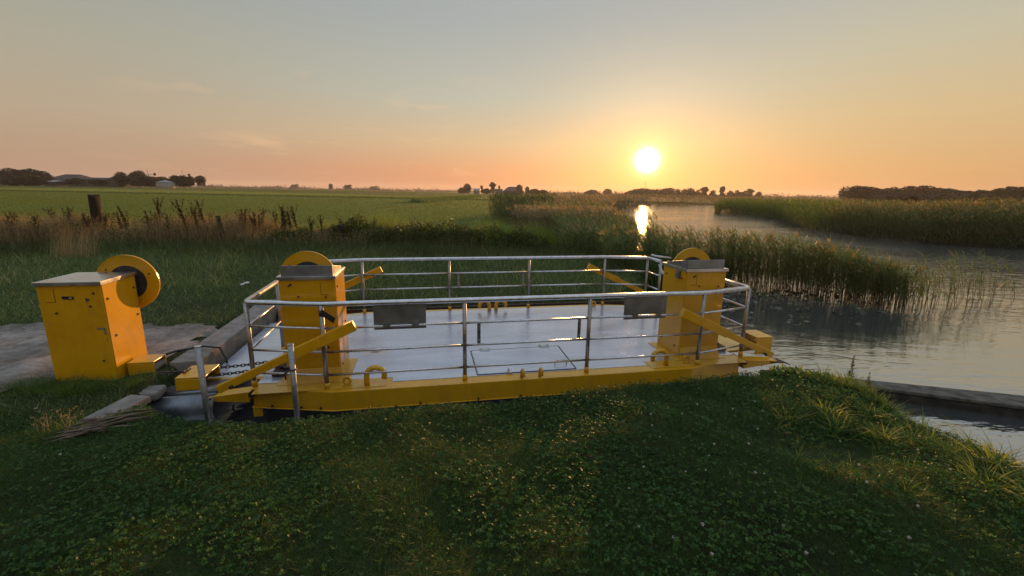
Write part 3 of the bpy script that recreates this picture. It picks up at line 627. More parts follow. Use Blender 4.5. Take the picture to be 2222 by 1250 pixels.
m = MB(); m.tube([(.56, .145, .58), (.56, .355, .58)], .05, 14); m.build('chain_roller', 'conc', sw)
def quay(a0, a1, b0, b1, z0, z1): return [fx(a0, b0), fx(a1, b0), fx(a1, b1), fx(a0, b1)]
def solid(name, poly, z0, z1, mat, label, cat, bevel=.015):
    m = MB(); m.prism(poly, z0, z1); return tag(m.build(name, mat, None, bevel), label, cat)
solid('quay_beam', quay(-4.28, -3.95, -.86, 2.35, 0, 0), -.5, .585, 'conc', 'long flat concrete quay beam at the landing between the path and the ferry', 'quay')
solid('retaining_wall', quay(-3.92, 3.25, 1.98, 2.06, 0, 0), -.6, .42, 'wallwood', 'low dark sheet-pile wall along the far side of the ferry basin', 'retaining wall', .01)
m = MB()
for k in range(60):
    x = -3.9 + k * .12; p0 = fx(x, 1.975 - (.02 if k % 2 else 0))
    m.box((p0[0], p0[1], -.05), (.10, .03, .86 + .02 * random.random()), rz=YAW)
m.build('piling_face', 'wallwood', bpy.data.objects['retaining_wall'])
m = MB(); m.box((*fx(-3.35, 2.12), .455), (1.25, .13, .06), rz=YAW + R(4)); tag(m.build('white_edge_stone', 'conc', None, .01), 'pale stone strip along the grass at the far left corner of the basin', 'edging')
m = MB(); m.box((-3.69, 3.74, .60), (.22, .50, .07), mat=Matrix.Rotation(R(-8), 3, 'Z') @ Matrix.Rotation(R(3), 3, 'X')); tag(m.build('concrete_slab', 'conc', None, .01), 'loose grey concrete slab lying in the grass in front of the shore winch', 'slab')
m = MB(); m.box((-3.93, 4.36, .475), (.30, .24, .10), mat=Matrix.Rotation(R(15), 3, 'Z')); tag(m.build('concrete_block', 'conc', None, .03), 'broken concrete block beside the yellow chain guide at the landing', 'block')
# bent steel apron below the landing
m = MB(); A0, A1 = V((-4.02, 4.47, 0)), V((-3.31, 4.66, 0)); dn = V((.16, -.98, 0)); n_ = 14
prof = [(-.14, .425), (.0, .425), (.12, .42)] + [(.10 + .17 * math.cos(t), .25 + .17 * math.sin(t)) for t in [R(85) - i / n_ * R(165) for i in range(n_ + 1)]]
vs = [A_ + dn * (o_ - (.10 if A_ is A1 and o_ < -.1 else 0)) + V((0, 0, z)) for o_, z in prof for A_ in (A0, A1)]
vs2 = [A_ + dn * (.07 + (o_ - .07) * .9) + V((0, 0, .25 + (z - .25) * .9)) for o_, z in prof for A_ in (A0, A1)]; L_ = len(vs); k_ = L_ // 2
fs = [(2 * i, 2 * i + 1, 2 * i + 3, 2 * i + 2) for i in range(k_ - 1)]
m.add(vs + vs2, fs + [tuple(j + L_ for j in f) for f in fs] + [(2 * i + e_, 2 * i + 2 + e_, 2 * i + 2 + L_ + e_, 2 * i + L_ + e_) for i in range(k_ - 1) for e_ in (0, 1)] + [(0, 1, 1 + L_, L_), (L_ - 2, L_ - 1, 2 * L_ - 1, 2 * L_ - 2)], 0, True)
tag(m.build('steel_apron', 'apron'), 'curved grey steel apron plate under the landing beside the left steel pole', 'apron plate')
for (x, y, zt, lb) in ((-2.80, 3.70, 1.27, 'galvanised steel pole in the grass beside the curved apron plate'), (-2.055, 3.86, 1.245, 'galvanised steel pole tied to the ferry railing with a black strap')):
    m = MB(); m.tube([(x, y, .2), (x, y, zt)], .026, 14); po = m.build('mooring_pole', 'galv'); tag(po, lb, 'pole', 'steel poles at the ferry berth')
    m = MB(); m.tube([(x, y, zt + .0005), (x, y, zt + .006)], .028, 14); m.build('pole_cap', 'steel', po)
px0 = V((-2.055, 3.86, 1.0)); rl = V(W(-2.9, -1.50, RZ[3]))
m = MB(); m.tube([px0 + V((math.cos(t) * .031, math.sin(t) * .031, .0)) for t in [i / 12 * 2 * math.pi for i in range(12)]], .009, 6, closed=True)
m.tube([px0 + V((-.02, .03, 0)), px0.lerp(rl, .5) - V((0, 0, .03)), rl], .008, 6); m.tube([px0 + V((-.03, -.02, .0)), px0 + V((-.06, -.03, -.05)), px0 + V((-.055, -.03, -.09))], .008, 6)
m.box(px0 + V((-.05, -.01, .01)), (.05, .03, .035)); tag(m.build('rope_tie', 'black'), 'black strap tying the steel pole to the lowest ferry rail', 'strap')
m = MB(); m.tube([(-4.42, 4.98, .60), (-4.25, 5.25, .625), (-4.02, 5.42, .63), (-3.84, 5.46, .60), (-3.76, 5.44, .45), (-3.74, 5.42, .2)], .014, 8); tag(m.build('cable', 'black'), 'black cable lying across the concrete quay beam', 'cable')
# concrete river wall on the right
wl = [(3.7, 6.08), (4.96, 5.78), (6.76, 5.34), (10.2, 4.45)]; wf = [(10., 3.95), (6.40, 5.04), (5.01, 5.52), (3.65, 5.86)]
rw = MB(); rw.prism(wl + wf, -.6, .12); ro = rw.build('river_wall', 'concdark', None, .03); tag(ro, 'mossy concrete wall standing in the water at the right', 'wall')
cp = MB(); cp.prism([(x, y + .01) for x, y in wl] + [(x, y - .012) for x, y in wf], .121, .17); cp.build('wall_cap', 'caps', ro, .012)
m = MB()
for k in range(26):
    t = random.random(); a = R(random.uniform(-20, 35)); L_ = random.uniform(.15, .5); c = V((-3.36 + random.uniform(-.22, .25), 3.25 + random.uniform(-.12, .14), 0)); c.z = float(land(c.x, c.y)) + random.uniform(.0, .06)
    d = V((math.cos(a + .3), math.sin(a + .3), random.uniform(-.1, .15))) * L_ / 2; m.tube([c - d, c + d * .1 + V((0, 0, .015)), c + d], [.004, .009, .003], 5)
tag(m.build('stick_heap', 'stick'), 'heap of dead reed stalks and sticks in the grass by the concrete slab', 'sticks')
m = MB()
for k in range(3): m.box((-5.91 + .05 * k, 9.37 + .03 * (k % 2), .60 + .02 * k), (.09, .06, .03), rz=.6 * k)
tag(m.build('litter_scrap', 'litter', None, .008), 'small white scrap of litter on the grass behind the railing', 'litter')

# ------------------------------------------------------------------ turf
def inbox(x, y, c, rz, w, d):
    dx, dy = x - c[0], y - c[1]; a = dx * math.cos(rz) + dy * math.sin(rz); b = -dx * math.sin(rz) + dy * math.cos(rz)
    return (np.abs(a) < w / 2) & (np.abs(b) < d / 2)
def turf_ok(x, y, edge=.05):
    ok = sdist(x, y) < -edge
    nz = .16 * np.sin(3.3 * x + 1.7 * y) + .12 * np.sin(7.1 * y - 4.3 * x) + rng.normal(0, .1, x.shape)
    ok &= sdist(x, y, PATH) + nz * .7 < 0.02 + .3 * rng.random(x.shape) ** 3
    ok &= ~inbox(x, y, (-3.69, 3.74), R(-8), .22, .50) & ~inbox(x, y, (-4.77, 4.83), YAW, .62, .64) & ~inbox(x, y, (-4.30, 4.85), YAW, .42, .36)
    q = fx(-4.115, .74); ok &= ~inbox(x, y, q, YAW, .33, 3.3) & ~inbox(x, y, fx(-3.35, 2.12), YAW, 1.2, .13)
    ok &= ~inbox(x, y, (-3.86, 4.3), R(15), .34, .26) & ~inbox(x, y, (-3.25, 3.22), R(20), .6, .2)
    soil = np.exp(-(((x - 2.3) / .46) ** 2 + ((y - 2.75) / .2) ** 2)); ok &= rng.random(x.shape) > soil * 1.25
    pt = np.exp(-(((x + 5.6) / .6) ** 2 + ((y - 7.6) / .35) ** 2)); ok &= rng.random(x.shape) > pt * .9
    return ok
def scatter(n, x0, x1, y0, y1, edge=.05, extra=None):
    x, y = U(x0, x1, n), U(y0, y1, n); ok = turf_ok(x, y, edge)
    if extra is not None: ok &= extra(x, y)
    x, y = x[ok], y[ok]; return np.c_[x, y, hgt(x, y) - .004]
def view(x, y, m=.4): return np.abs(x) < 1.22 * y + m
def patch(x, y): return .5 + .25 * np.sin(1.9 * x + .7 * y + 1) + .25 * np.sin(1.1 * y - 2.3 * x) * np.sin(2.7 * x + 3.1 * y)
p = PL()
P = scatter(430000, -6.5, 4.3, .9, 5.0, .0, lambda x, y: view(x, y) & (y < yb(x) + .55) & (rng.random(x.shape) < np.clip(3.3 / y, .35, 1)))
n = len(P); pt = patch(P[:, 0], P[:, 1])
p.blades(P, U(.025, .062, n) * (.75 + .6 * pt), U(.0020, .0044, n), U(0, 2 * math.pi, n), U(.15, .75, n), U(.1, .6, n), np.clip(rng.beta(2, 3.2, n) * .75 + .25 * pt + (rng.random(n) > .96) * .5, 0, 1), 2)
tag(p.build('lawn_grass', 'lawn'), 'short green grass blades covering the near bank', 'grass', kind='stuff')
# clover and broad leaves between the blades
P = scatter(64000, -6, 4.2, .9, 4.9, .0, lambda x, y: view(x, y) & (y < yb(x) + .4) & (rng.random(x.shape) < .25 + .75 * (patch(x * 1.3 + 2, y) > .5)) & (rng.random(x.shape) < np.clip(2.8 / y, .3, 1)))
n = len(P); p = PL(); hh = U(.025, .06, n); P[:, 2] += hh; a0 = U(0, 2 * math.pi, n); rr = np.clip(rng.beta(2, 2.6, n) + .1 * (P[:, 0] > 1), 0, 1); sz = U(.008, .0165, n)
for k in range(3):
    a = a0 + k * 2.1; D = np.c_[np.cos(a), np.sin(a), U(-.1, .45, n)]; D /= np.linalg.norm(D, axis=1)[:, None]
    p.leaves(P, D, sz * 1.15, sz * 1.1, rr, .12)
P2 = scatter(1100, -6, 4.2, .9, 4.9, .0, lambda x, y: view(x, y) & (y < yb(x) + .3)); n2 = len(P2); P2[:, 2] += U(.01, .04, n2); a = U(0, 2 * math.pi, n2)
for k in range(4):
    D = np.c_[np.cos(a + 1.6 * k), np.sin(a + 1.6 * k), U(.05, .7, n2)]; D /= np.linalg.norm(D, axis=1)[:, None]
    p.leaves(P2, D, U(.025, .055, n2), U(.010, .022, n2), np.clip(rng.beta(2, 3, n2) * .7, 0, 1), .2)
tag(p.build('clover_leaves', 'clover'), 'clover and plantain leaves growing through the near lawn', 'clover', kind='stuff')
# longer tufts along the edge of the bank, round the poles and the shore winch
p = PL()
def tufts(cs, nb, h, w, spread, rlo=.2, rhi=.9, lean=(.1, .8), curl=(.2, .8), nseg=4):
    for (x, y) in cs:
        k = int(nb * random.uniform(.6, 1.3)); a = U(0, 2 * math.pi, k); r_ = np.abs(rng.normal(0, spread, k)); X, Y = x + r_ * np.cos(a), y + r_ * np.sin(a)
        Q = np.c_[X, Y, hgt(X, Y) - .01]; s = random.uniform(.7, 1.2)
        p.blades(Q, U(.45, 1., k) * h * s, U(.5, 1., k) * w, a + rng.normal(0, .7, k), U(*lean, k), U(*curl, k), np.clip(U(rlo, rhi, k), 0, 1), nseg)
cs = [(x, y) for x, y in zip(U(-2.6, 3.6, 150), rng.normal(0, .10, 150))]
tufts([(x, float(yb(x)) - .05 + y) for x, y in cs], 26, .13, .006, .05, .1, .75)
rx = [(3.52 - .15 * random.random() - max(0, (y_ - 4.2)) * .35, y_) for y_ in np.linspace(1.6, 4.7, 46)]
tufts(rx, 34, .21, .009, .07, .35, 1.)
tufts([(3.0 + .4 * random.random(), random.uniform(1.7, 4.3)) for _ in range(26)], 26, .15, .009, .06, .25, 1.)
tufts([(random.uniform(1.9, 3.2), random.uniform(2.0, 4.2)) for _ in range(40)], 20, .14, .008, .05, .1, .9)
tufts([(2.55, 3.1), (2.8, 2.95), (2.65, 3.35), (2.25, 3.25), (3.05, 3.35), (3.05, 3.0)], 60, .22, .012, .06, .3, 1.)
tufts([(3.45, 2.35), (3.5, 2.9), (3.42, 3.3), (3.5, 3.75), (3.35, 4.05), (3.25, 2.6), (2.9, 2.35), (3.3, 4.3), (3.1, 2.2), (3.38, 2.05)], 60, .30, .014, .08, .5, 1., (.1, .7), (.3, .9), 5)
tufts([(-2.80 + random.uniform(-.12, .1), 3.62 + random.uniform(-.1, .06)) for _ in range(8)] + [(-2.05 + random.uniform(-.1, .1), 3.75 + random.uniform(-.1, .05)) for _ in range(5)], 44, .20, .006, .06, .1, .6, (.05, .5))
tufts([(-4.75 + random.uniform(-.42, .50), 4.34 + random.uniform(-.25, .12)) for _ in range(60)] + [(-4.25 + random.uniform(-.2, .25), 4.45 + random.uniform(-.15, .06)) for _ in range(12)], 40, .17, .006, .06, .05, .5)
tufts([(random.uniform(-5.3, -2.9), random.uniform(2.7, 4.0)) for _ in range(46)], 20, .11, .006, .07, .1, .7)
tufts([(random.uniform(-4.2, 3), random.uniform(1.6, 3.6)) for _ in range(90)], 16, .085, .005, .07, .15, .9)
tufts([(-4.1, 5.1), (-4.12, 5.3), (-3.72, 5.3), (-3.74, 5.55), (-4.0, 4.95)], 26, .12, .008, .05, .2, .9)
k = 1500; X = U(2.75, 3.5, k); Y = np.minimum(yb(X) - .02, 4.6) + rng.normal(-.12, .14, k); D = np.c_[rng.normal(size=(k, 2)), U(.1, 1.3, k)]; D /= np.linalg.norm(D, axis=1)[:, None]
p.leaves(np.c_[X, Y, hgt(X, Y) + U(.0, .08, k)], D, U(.03, .065, k), U(.012, .028, k), U(.1, .9, k))
tag(p.build('tall_grass_tufts', 'tuft'), 'long backlit grass tufts along the edge of the near bank', 'grass', kind='stuff')
p = PL()
for (x, y) in [(-3.95, 3.35), (-3.85, 3.3), (-3.7, 3.32), (-3.6, 3.3), (-4.25, 3.1), (-4.4, 3.2), (-3.3, 3.95), (-3.25, 3.9), (-3.35, 3.98)]:
    k = 7; Q = np.c_[x + rng.normal(0, .03, k), y + rng.normal(0, .03, k), np.zeros(k)]; Q[:, 2] = hgt(Q[:, 0], Q[:, 1])
    p.blades(Q, U(.12, .24, k), U(.003, .006, k), U(1.5, 4.2, k), U(.05, .4, k), U(.0, .3, k), U(.3, .9, k), 4)
    tips = Q + np.c_[rng.normal(0, .03, k), rng.normal(0, .03, k), U(.09, .2, k)]
    for j in range(4): D = rng.normal(size=(k, 3)); D[:, 2] = np.abs(D[:, 2]); D /= np.linalg.norm(D, axis=1)[:, None]; p.leaves(tips, D, U(.012, .03, k), U(.004, .008, k), U(.4, 1, k))
tag(p.build('dry_seed_stalks', 'dry'), 'dry straw seed stalks in the grass round the concrete slab', 'grass', kind='stuff')
# white clover flowers, each its own object
proto = None; cl = scatter(900, -3.5, 3.6, 1.45, 4.4, .25, lambda x, y: view(x, y, -.1) & (rng.random(x.shape) < .12 + .88 * (x > .2)) & (y < yb(x) - .05))[:70]
for i, (x, y, z) in enumerate(cl):
    if proto is None:
        q = PL(); k = 46; D = rng.normal(size=(k, 3)); D[:, 2] = D[:, 2] * .8 + .25; D /= np.linalg.norm(D, axis=1)[:, None]
        q.leaves(D * .0012 + np.array([0, 0, .05]), D, np.full(k, .0075), np.full(k, .0032), U(.3, 1, k), .2); proto = q.build('clover_flower', 'petal')
        sm_ = MB(); sm_.tube([(0, 0, 0), (0, 0, .046)], .0009, 5); st_ = sm_.build('stem', 'stick', proto); o = proto
    else:
        o = proto.copy(); COL.objects.link(o); c_ = st_.copy(); COL.objects.link(c_); c_.parent = o
    o.location = (x, y, z); s_ = random.uniform(.65, 1.15); o.scale = (s_, s_, s_); o.rotation_euler = (random.uniform(-.4, .4), random.uniform(-.4, .4), random.uniform(0, 6))
    tag(o, 'small white clover flower on a short stem in the near lawn', 'flower', 'white clover flowers in the lawn')
# flowering weeds on the bank edge
for (x, y, h, lb) in ((3.50, 4.22, .40, 'tallest flowering weed spike on the bank edge, before the open water'), (3.50, 4.00, .27, 'slender weed spike next to the pinkish one by the river wall'), (3.56, 4.03, .33, 'right-hand weed spike with pinkish foot near the river wall'), (2.85, 4.52, .22, 'low leafy weed on the bank tip below the right ramp'), (-2.2, 3.6, .12, 'low leafy weed beside the strapped steel pole')):
    e = empty('bank_weed', (x, y, max(float(hgt(x, y)), .35) - .02)); tag(e, lb, 'weed', 'weeds on the bank edge')
    m = MB(); m.tube([(0, 0, 0), (.01, 0, h * .5), (.0, .01, h)], [.004, .003, .0015], 6); m.build('stem', 'stick', e)
    q = PL(); k = int(150 * h / .3); t = U(.12, 1, k); a = U(0, 6.3, k); D = np.c_[np.cos(a), np.sin(a), U(-.1, .6, k)]; D /= np.linalg.norm(D, axis=1)[:, None]
    q.leaves(np.c_[np.zeros(k), np.zeros(k), t * h], D, U(.02, .05, k) * (1.25 - t), U(.007, .014, k), np.clip(t * .8 + U(-.2, .2, k), 0, 1)); q.build('leaf_spike', 'lilac', e)
# rough grass of the shore, the far strip and the track
p = PL()
P = scatter(330000, -19, 5.5, 3.6, 17.5, .05, lambda x, y: (view(x, y, .5)) & (y > yb(x) + .1) & (rng.random(x.shape) < np.clip(7.5 / y, .25, 1)))
n = len(P); pt = patch(P[:, 0] * .5, P[:, 1] * .6); far_ = np.clip((P[:, 1] - 5) / 9, 0, 1)
p.blades(P, U(.04, .10, n) * (.6 + .9 * pt) * (1 + 1.1 * far_), U(.004, .008, n) * (1 + .8 * far_), U(0, 6.3, n), U(.1, .8, n), U(.1, .7, n), np.clip(rng.beta(2, 3, n) * .8 + .15 * pt + (rng.random(n) > .94) * .5, 0, 1), 2)
k = 9000; X = U(-18, 3, k); Y = U(8.5, 16, k); ok = turf_ok(X, Y, .3) & view(X, Y, .5) & (rng.random(k) < .15 + .85 * (patch(X * .8 + 3, Y * .9) > .58)); X, Y = X[ok], Y[ok]; k = len(X)
p.blades(np.c_[X, Y, hgt(X, Y)], U(.2, .5, k), U(.005, .011, k), U(0, 6.3, k), U(.05, .6, k), U(.1, .7, k), U(.35, 1, k), 3)
tag(p.build('rough_grass', 'rough'), 'rough grass of the shore and the strip beyond the ferry', 'grass', kind='stuff')
# meadow
p = PL(); k = 330000; Y = 16.5 * np.exp(U(0, math.log(560 / 16.5), k)); X = U(-1.3, .62, k) * Y
ok = (sdist(X, Y) < -1.5) & (X < Y * .18 - 1.5 + .12 * np.maximum(Y - 60, 0)); X, Y = X[ok], Y[ok]; n = len(X)
gb = Y + .12 * X; ok = ~((gb > 134) & (gb < 146)); X, Y, gb = X[ok], Y[ok], gb[ok]; n = len(X)
pt = patch(X * .11, Y * .045)
rm = np.clip(rng.beta(2, 3, n) * .7 + .25 * pt + np.where((gb > 146) & (gb < 205), .3, 0), 0, 1)
p.blades(np.c_[X, Y, hgt(X, Y)], U(.07, .15, n) * (.8 + .5 * pt) * (1 + Y / 500), .0013 * Y * U(.5, 1.2, n), U(0, 6.3, n), U(.1, .8, n), U(.1, .6, n), rm, 1)
tag(p.build('meadow_grass', 'meadow'), 'bright green meadow grass stretching to the far farms', 'grass', kind='stuff')
p = PL(); k = 26000; X = U(-420, 60, k); Y = 140 - .12 * X + rng.normal(0, 1.6, k); p.blades(np.c_[X, Y, hgt(X, Y)], U(.3, .8, k), U(.08, .2, k), U(0, 6.3, k), U(.1, .5, k), U(.1, .4, k), U(0, .5, k), 1)
k = 9000; t = U(0, 1, k); X = -20 + 3 * t + rng.normal(0, 1., k) * (1 - .5 * t); Y = 92 + 130 * t; p.blades(np.c_[X, Y, hgt(X, Y)], U(.6, 1.6, k), U(.08, .2, k), U(0, 6.3, k), U(.1, .5, k), U(.1, .4, k), U(0, .7, k), 1)
tag(p.build('ditch_growth', 'rough'), 'dark tall growth along the ditches across the meadow', 'grass', kind='stuff')
# ------------------------------------------------------------------ weed belt along the old fence
def beltY(x): return np.interp(x, [-30, -18, -15.5, -11, -7, -3, 2], [12.6, 13.6, 15.2, 16.3, 16.3, 16.8, 17.4])
p = PL(); k = 38000; X = U(-27, -1, k); X = np.where(rng.random(k) < .55, X, U(-27, -9, k)); Y = beltY(X) + rng.normal(.45, .75, k)
cl_ = .55 + .45 * np.sin(X * 1.7) * np.sin(X * .63 + 1); hs = np.where(X < -8.5, 1.3, .85) * (.45 + .6 * cl_)
p.blades(np.c_[X, Y, hgt(X, Y)], U(.5, 1.2, k) * hs, U(.006, .014, k), U(0, 6.3, k), U(.0, .35, k), U(.0, .35, k), np.clip(rng.beta(2, 2.4, k), 0, 1), 3)
k2 = 24000; X = U(-27, -5, k2); Y = beltY(X) + rng.normal(.35, .7, k2); cl2 = .55 + .45 * np.sin(X * 1.7) * np.sin(X * .63 + 1); z = hgt(X, Y) + U(.3, 1.1, k2) * np.where(X < -10, .95, .65) * (.4 + .6 * cl2)
D = rng.normal(size=(k2, 3)); D[:, 2] = np.abs(D[:, 2]) + .5; D /= np.linalg.norm(D, axis=1)[:, None]; p.leaves(np.c_[X, Y, z], D, U(.05, .16, k2), U(.008, .022, k2), U(.3, 1, k2))
for (x, y) in [(-13.1, 12.6), (-12.8, 12.7), (-12.5, 12.5), (-12.9, 12.4)]:
    k = 70; Q = np.c_[x + rng.normal(0, .22, k), y + rng.normal(0, .15, k), np.zeros(k)]; Q[:, 2] = hgt(Q[:, 0], Q[:, 1]); p.blades(Q, U(.5, 1.15, k), U(.006, .012, k), U(-.5, 1.2, k), U(.05, .3, k), U(0, .25, k), U(.5, 1, k), 3)
tag(p.build('dry_weeds', 'dry'), 'tan dry grasses and weeds along the old fence line', 'weeds', kind='stuff')
p = PL(); k = 40000; X = U(-27, 1.5, k); Y = beltY(X) + rng.normal(-.1, .8, k); cl_ = .6 + .4 * np.sin(X * 1.3 + 2) * np.sin(X * .5); z = hgt(X, Y) + U(0, .55, k) * np.exp(-((Y - beltY(X) - .6) / 1.1) ** 2) * cl_
D = rng.normal(size=(k, 3)); D[:, 2] = np.abs(D[:, 2]) * .8; D /= np.linalg.norm(D, axis=1)[:, None]; p.leaves(np.c_[X, Y, z], D, U(.08, .2, k), U(.03, .07, k), np.clip(rng.beta(2, 3, k), 0, 1))
k = 34000; X = U(-27, 3, k); Y = beltY(X) + rng.normal(-1.4, 1., k); p.blades(np.c_[X, Y, hgt(X, Y)], U(.15, .55, k), U(.008, .018, k), U(0, 6.3, k), U(.1, .7, k), U(.1, .6, k), np.clip(rng.beta(2, 3, k), 0, 1), 3)
k = 1300; X = U(-27, -2, k); Y = beltY(X) + rng.normal(.3, .6, k); hh = U(.5, 1.05, k) * np.where(X < -8.5, 1., .7)
for j in range(9): t = U(.25, 1, k); D = rng.normal(size=(k, 3)); D[:, 2] = np.abs(D[:, 2]) * .6; D /= np.linalg.norm(D, axis=1)[:, None]; p.leaves(np.c_[X + rng.normal(0, .03, k), Y + rng.normal(0, .03, k), hgt(X, Y) + hh * t], D, U(.06, .15, k), U(.02, .05, k), np.clip(rng.beta(2, 3, k), 0, 1))
tag(p.build('nettle_undergrowth', 'bramble'), 'dark nettles and undergrowth at the foot of the weed belt', 'weeds', kind='stuff')
# dock stalks
DOCK = []
def dock(h):
    q = PL(); k = int(190 * h); t = U(.3, 1, k); a = U(0, 6.3, k); D = np.c_[np.cos(a), np.sin(a), U(.2, 1.4, k)]; D /= np.linalg.norm(D, axis=1)[:, None]
    q.leaves(np.c_[rng.normal(0, .012, k), rng.normal(0, .012, k), t * h], D, U(.03, .075, k) * (1.3 - .7 * t), U(.018, .036, k), U(0, 1, k), .4)
    for b in range(5):
        zb = h * random.uniform(.4, .75); az_ = random.uniform(0, 6.3); kk = 40; tt = U(0, 1, kk); L_ = h * .3; B = np.c_[np.cos(az_) * tt * L_ * .5, np.sin(az_) * tt * L_ * .5, zb + tt * L_]
        D = rng.normal(size=(kk, 3)); D[:, 2] += 1; D /= np.linalg.norm(D, axis=1)[:, None]; q.leaves(B, D, U(.025, .06, kk), U(.016, .03, kk), U(0, 1, kk), .4)
    return q
dpr = []
for h in (1.15, 1.35, .95): 
    m_ = dock(h).build('dock_stalk', 'dock'); s0 = MB(); s0.tube([(0, 0, 0), (.01, 0, h * .5), (0, 0, h)], [.010, .008, .004], 6); sc = s0.build('stem', 'postwood', m_); dpr.append((m_, sc, h))
dpos = [(-18.6, 14.2), (-17.9, 14.0)] + [(x, None) for x in (-16.9, -16.3, -15.9, -15.4, -15.0, -14.6, -14.0, -13.7, -13.5, -13.1, -12.6, -12.2, -12.0, -11.5, -11.2, -10.9, -10.3, -10.0, -9.6, -9.3, -9.1, -8.6, -8.45, -8.3, -7.5, -6.5, -16.6, -17.2, -16.1, -15.6, -15.2, -14.3, -13.9, -12.9, -12.4, -11.7, -11.0, -10.6, -9.8, -9.45, -8.8, -18.2, -19.4, -20.2, -7.0, -14.8, -13.3, -11.8, -5.4)]
for i, (x, y) in enumerate(dpos):
    m_, sc, h = dpr[i % 3]
    if i < 3: o = m_
    else:
        o = m_.copy(); COL.objects.link(o); c_ = sc.copy(); COL.objects.link(c_); c_.parent = o
    yy = y or float(beltY(x)) + random.uniform(-.2, 1.2); s_ = random.uniform(.75, 1.3) * (1. if x < -8.2 else .9); o.location = (x, yy, float(hgt(x, yy)) - .02); o.scale = (s_,) * 3
    o.rotation_euler = (random.uniform(-.2, .2), random.uniform(-.28, .12), random.uniform(0, 6)); tag(o, 'dark brown seeded dock stalk standing in the weed belt before the meadow', 'dock plant', 'dock stalks along the old fence')
# bramble and nettle bushes
for i, (px, py, Y_, w_, h_, lb) in enumerate(((760, 478, 16.6, 1.5, 1.05, 'dark bramble bush rising beside the black fence post'), (840, 512, 16.2, 1.5, .75, 'low bramble bush right of the bush at the black fence post'), (905, 492, 16.8, 1.7, .9, 'bramble bush in the middle of the hedge, yellow grass behind its top'), (985, 488, 17, 1.9, .95, 'wide bramble bush before the mown track by the meadow'), (1060, 508, 17, 1.7, .8, 'bramble bush at the right end of the hedge, before the reeds'), (1130, 520, 16.6, 1.6, .75, 'dark nettle bush at the foot of the reed mound'), (640, 515, 16.2, 1.5, .6, 'low dark bush at the left end of the hedge'))):
    pos = at(px, py, Y_); e = empty('bramble_bush', (pos.x, Y_, float(hgt(pos.x, Y_)))); tag(e, lb, 'bush', 'brambles along the old fence'); h_ *= 1.22
    k = 3600; a = U(0, 6.3, k); u = rng.random(k) ** .5; v = rng.random(k); X = np.cos(a) * u * w_ * .75; Yq = np.sin(a) * u * w_ * .5; bump = .75 + .25 * np.sin(X * 4 + i) * np.cos(Yq * 5 + 2 * i) + rng.normal(0, .06, k); Z = (1 - u ** 2 * .75) * h_ * bump * np.maximum(v ** .45, .05)
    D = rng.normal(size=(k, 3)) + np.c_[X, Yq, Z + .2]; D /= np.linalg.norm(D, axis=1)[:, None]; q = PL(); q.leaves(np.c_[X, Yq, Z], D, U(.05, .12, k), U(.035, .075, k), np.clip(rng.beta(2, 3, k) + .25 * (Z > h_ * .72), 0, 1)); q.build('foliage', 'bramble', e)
    m = MB()
    for _ in range(7): a_ = random.uniform(0, 6.3); r_ = random.uniform(.3, .75) * w_ * .7; m.tube([(0, 0, 0), (math.cos(a_) * r_ * .5, math.sin(a_) * r_ * .4, h_ * .8), (math.cos(a_) * r_, math.sin(a_) * r_ * .6, h_ * random.uniform(.5, 1.05))], [.01, .007, .003], 5)
    m.build('stems', 'stick', e)
p = PL(); k = 15000; X = U(-7.5, 3.5, k); Y = 17.7 + rng.normal(.2, .6, k); p.blades(np.c_[X, Y, hgt(X, Y)], U(.6, 1.45, k) * (.75 + .35 * np.sin(X * 2.1) * np.sin(X * .9)), U(.010, .022, k), U(0, 6.3, k), U(.05, .45, k), U(.1, .6, k), U(.2, 1, k), 3)
tag(p.build('sunlit_tall_grass', 'tuft'), 'tall yellow-green grass lit from behind, beyond the bramble hedge', 'grass', kind='stuff')
# fence posts
for (px, pt_, Y_, w_, hh, lean, lb) in ((203, 424, 16.0, .33, None, .03, 'thick old timber gate post in the weeds at the left'), (473, 470, 15.7, .15, None, -.12, 'thin leaning black fence post in the dry weeds'), (741, 490, 15.9, .22, None, 0., 'short black fence post beside the dark bramble bush')):
    t = at(px, pt_, Y_); z0 = float(hgt(t.x, Y_)) - .1; m = MB(); n_ = 9; vs = []
    for z in (z0, z0 + (t.z - z0) * .5, t.z):
        for k in range(n_): a = 2 * math.pi * k / n_; r_ = w_ / 2 * (1 + .12 * math.sin(3 * a + z * 2)); vs.append((math.cos(a) * r_ - lean * (t.z - z), math.sin(a) * r_, z + (.05 * math.sin(2 * a) if z == t.z else 0)))
    m.add(vs, [(i * n_ + k, i * n_ + (k + 1) % n_, (i + 1) * n_ + (k + 1) % n_, (i + 1) * n_ + k) for i in range(2) for k in range(n_)] + [tuple(range(2 * n_, 3 * n_))]); o = m.build('fence_post', 'postwood', None, .01, (t.x, Y_, 0)); tag(o, lb, 'fence post')
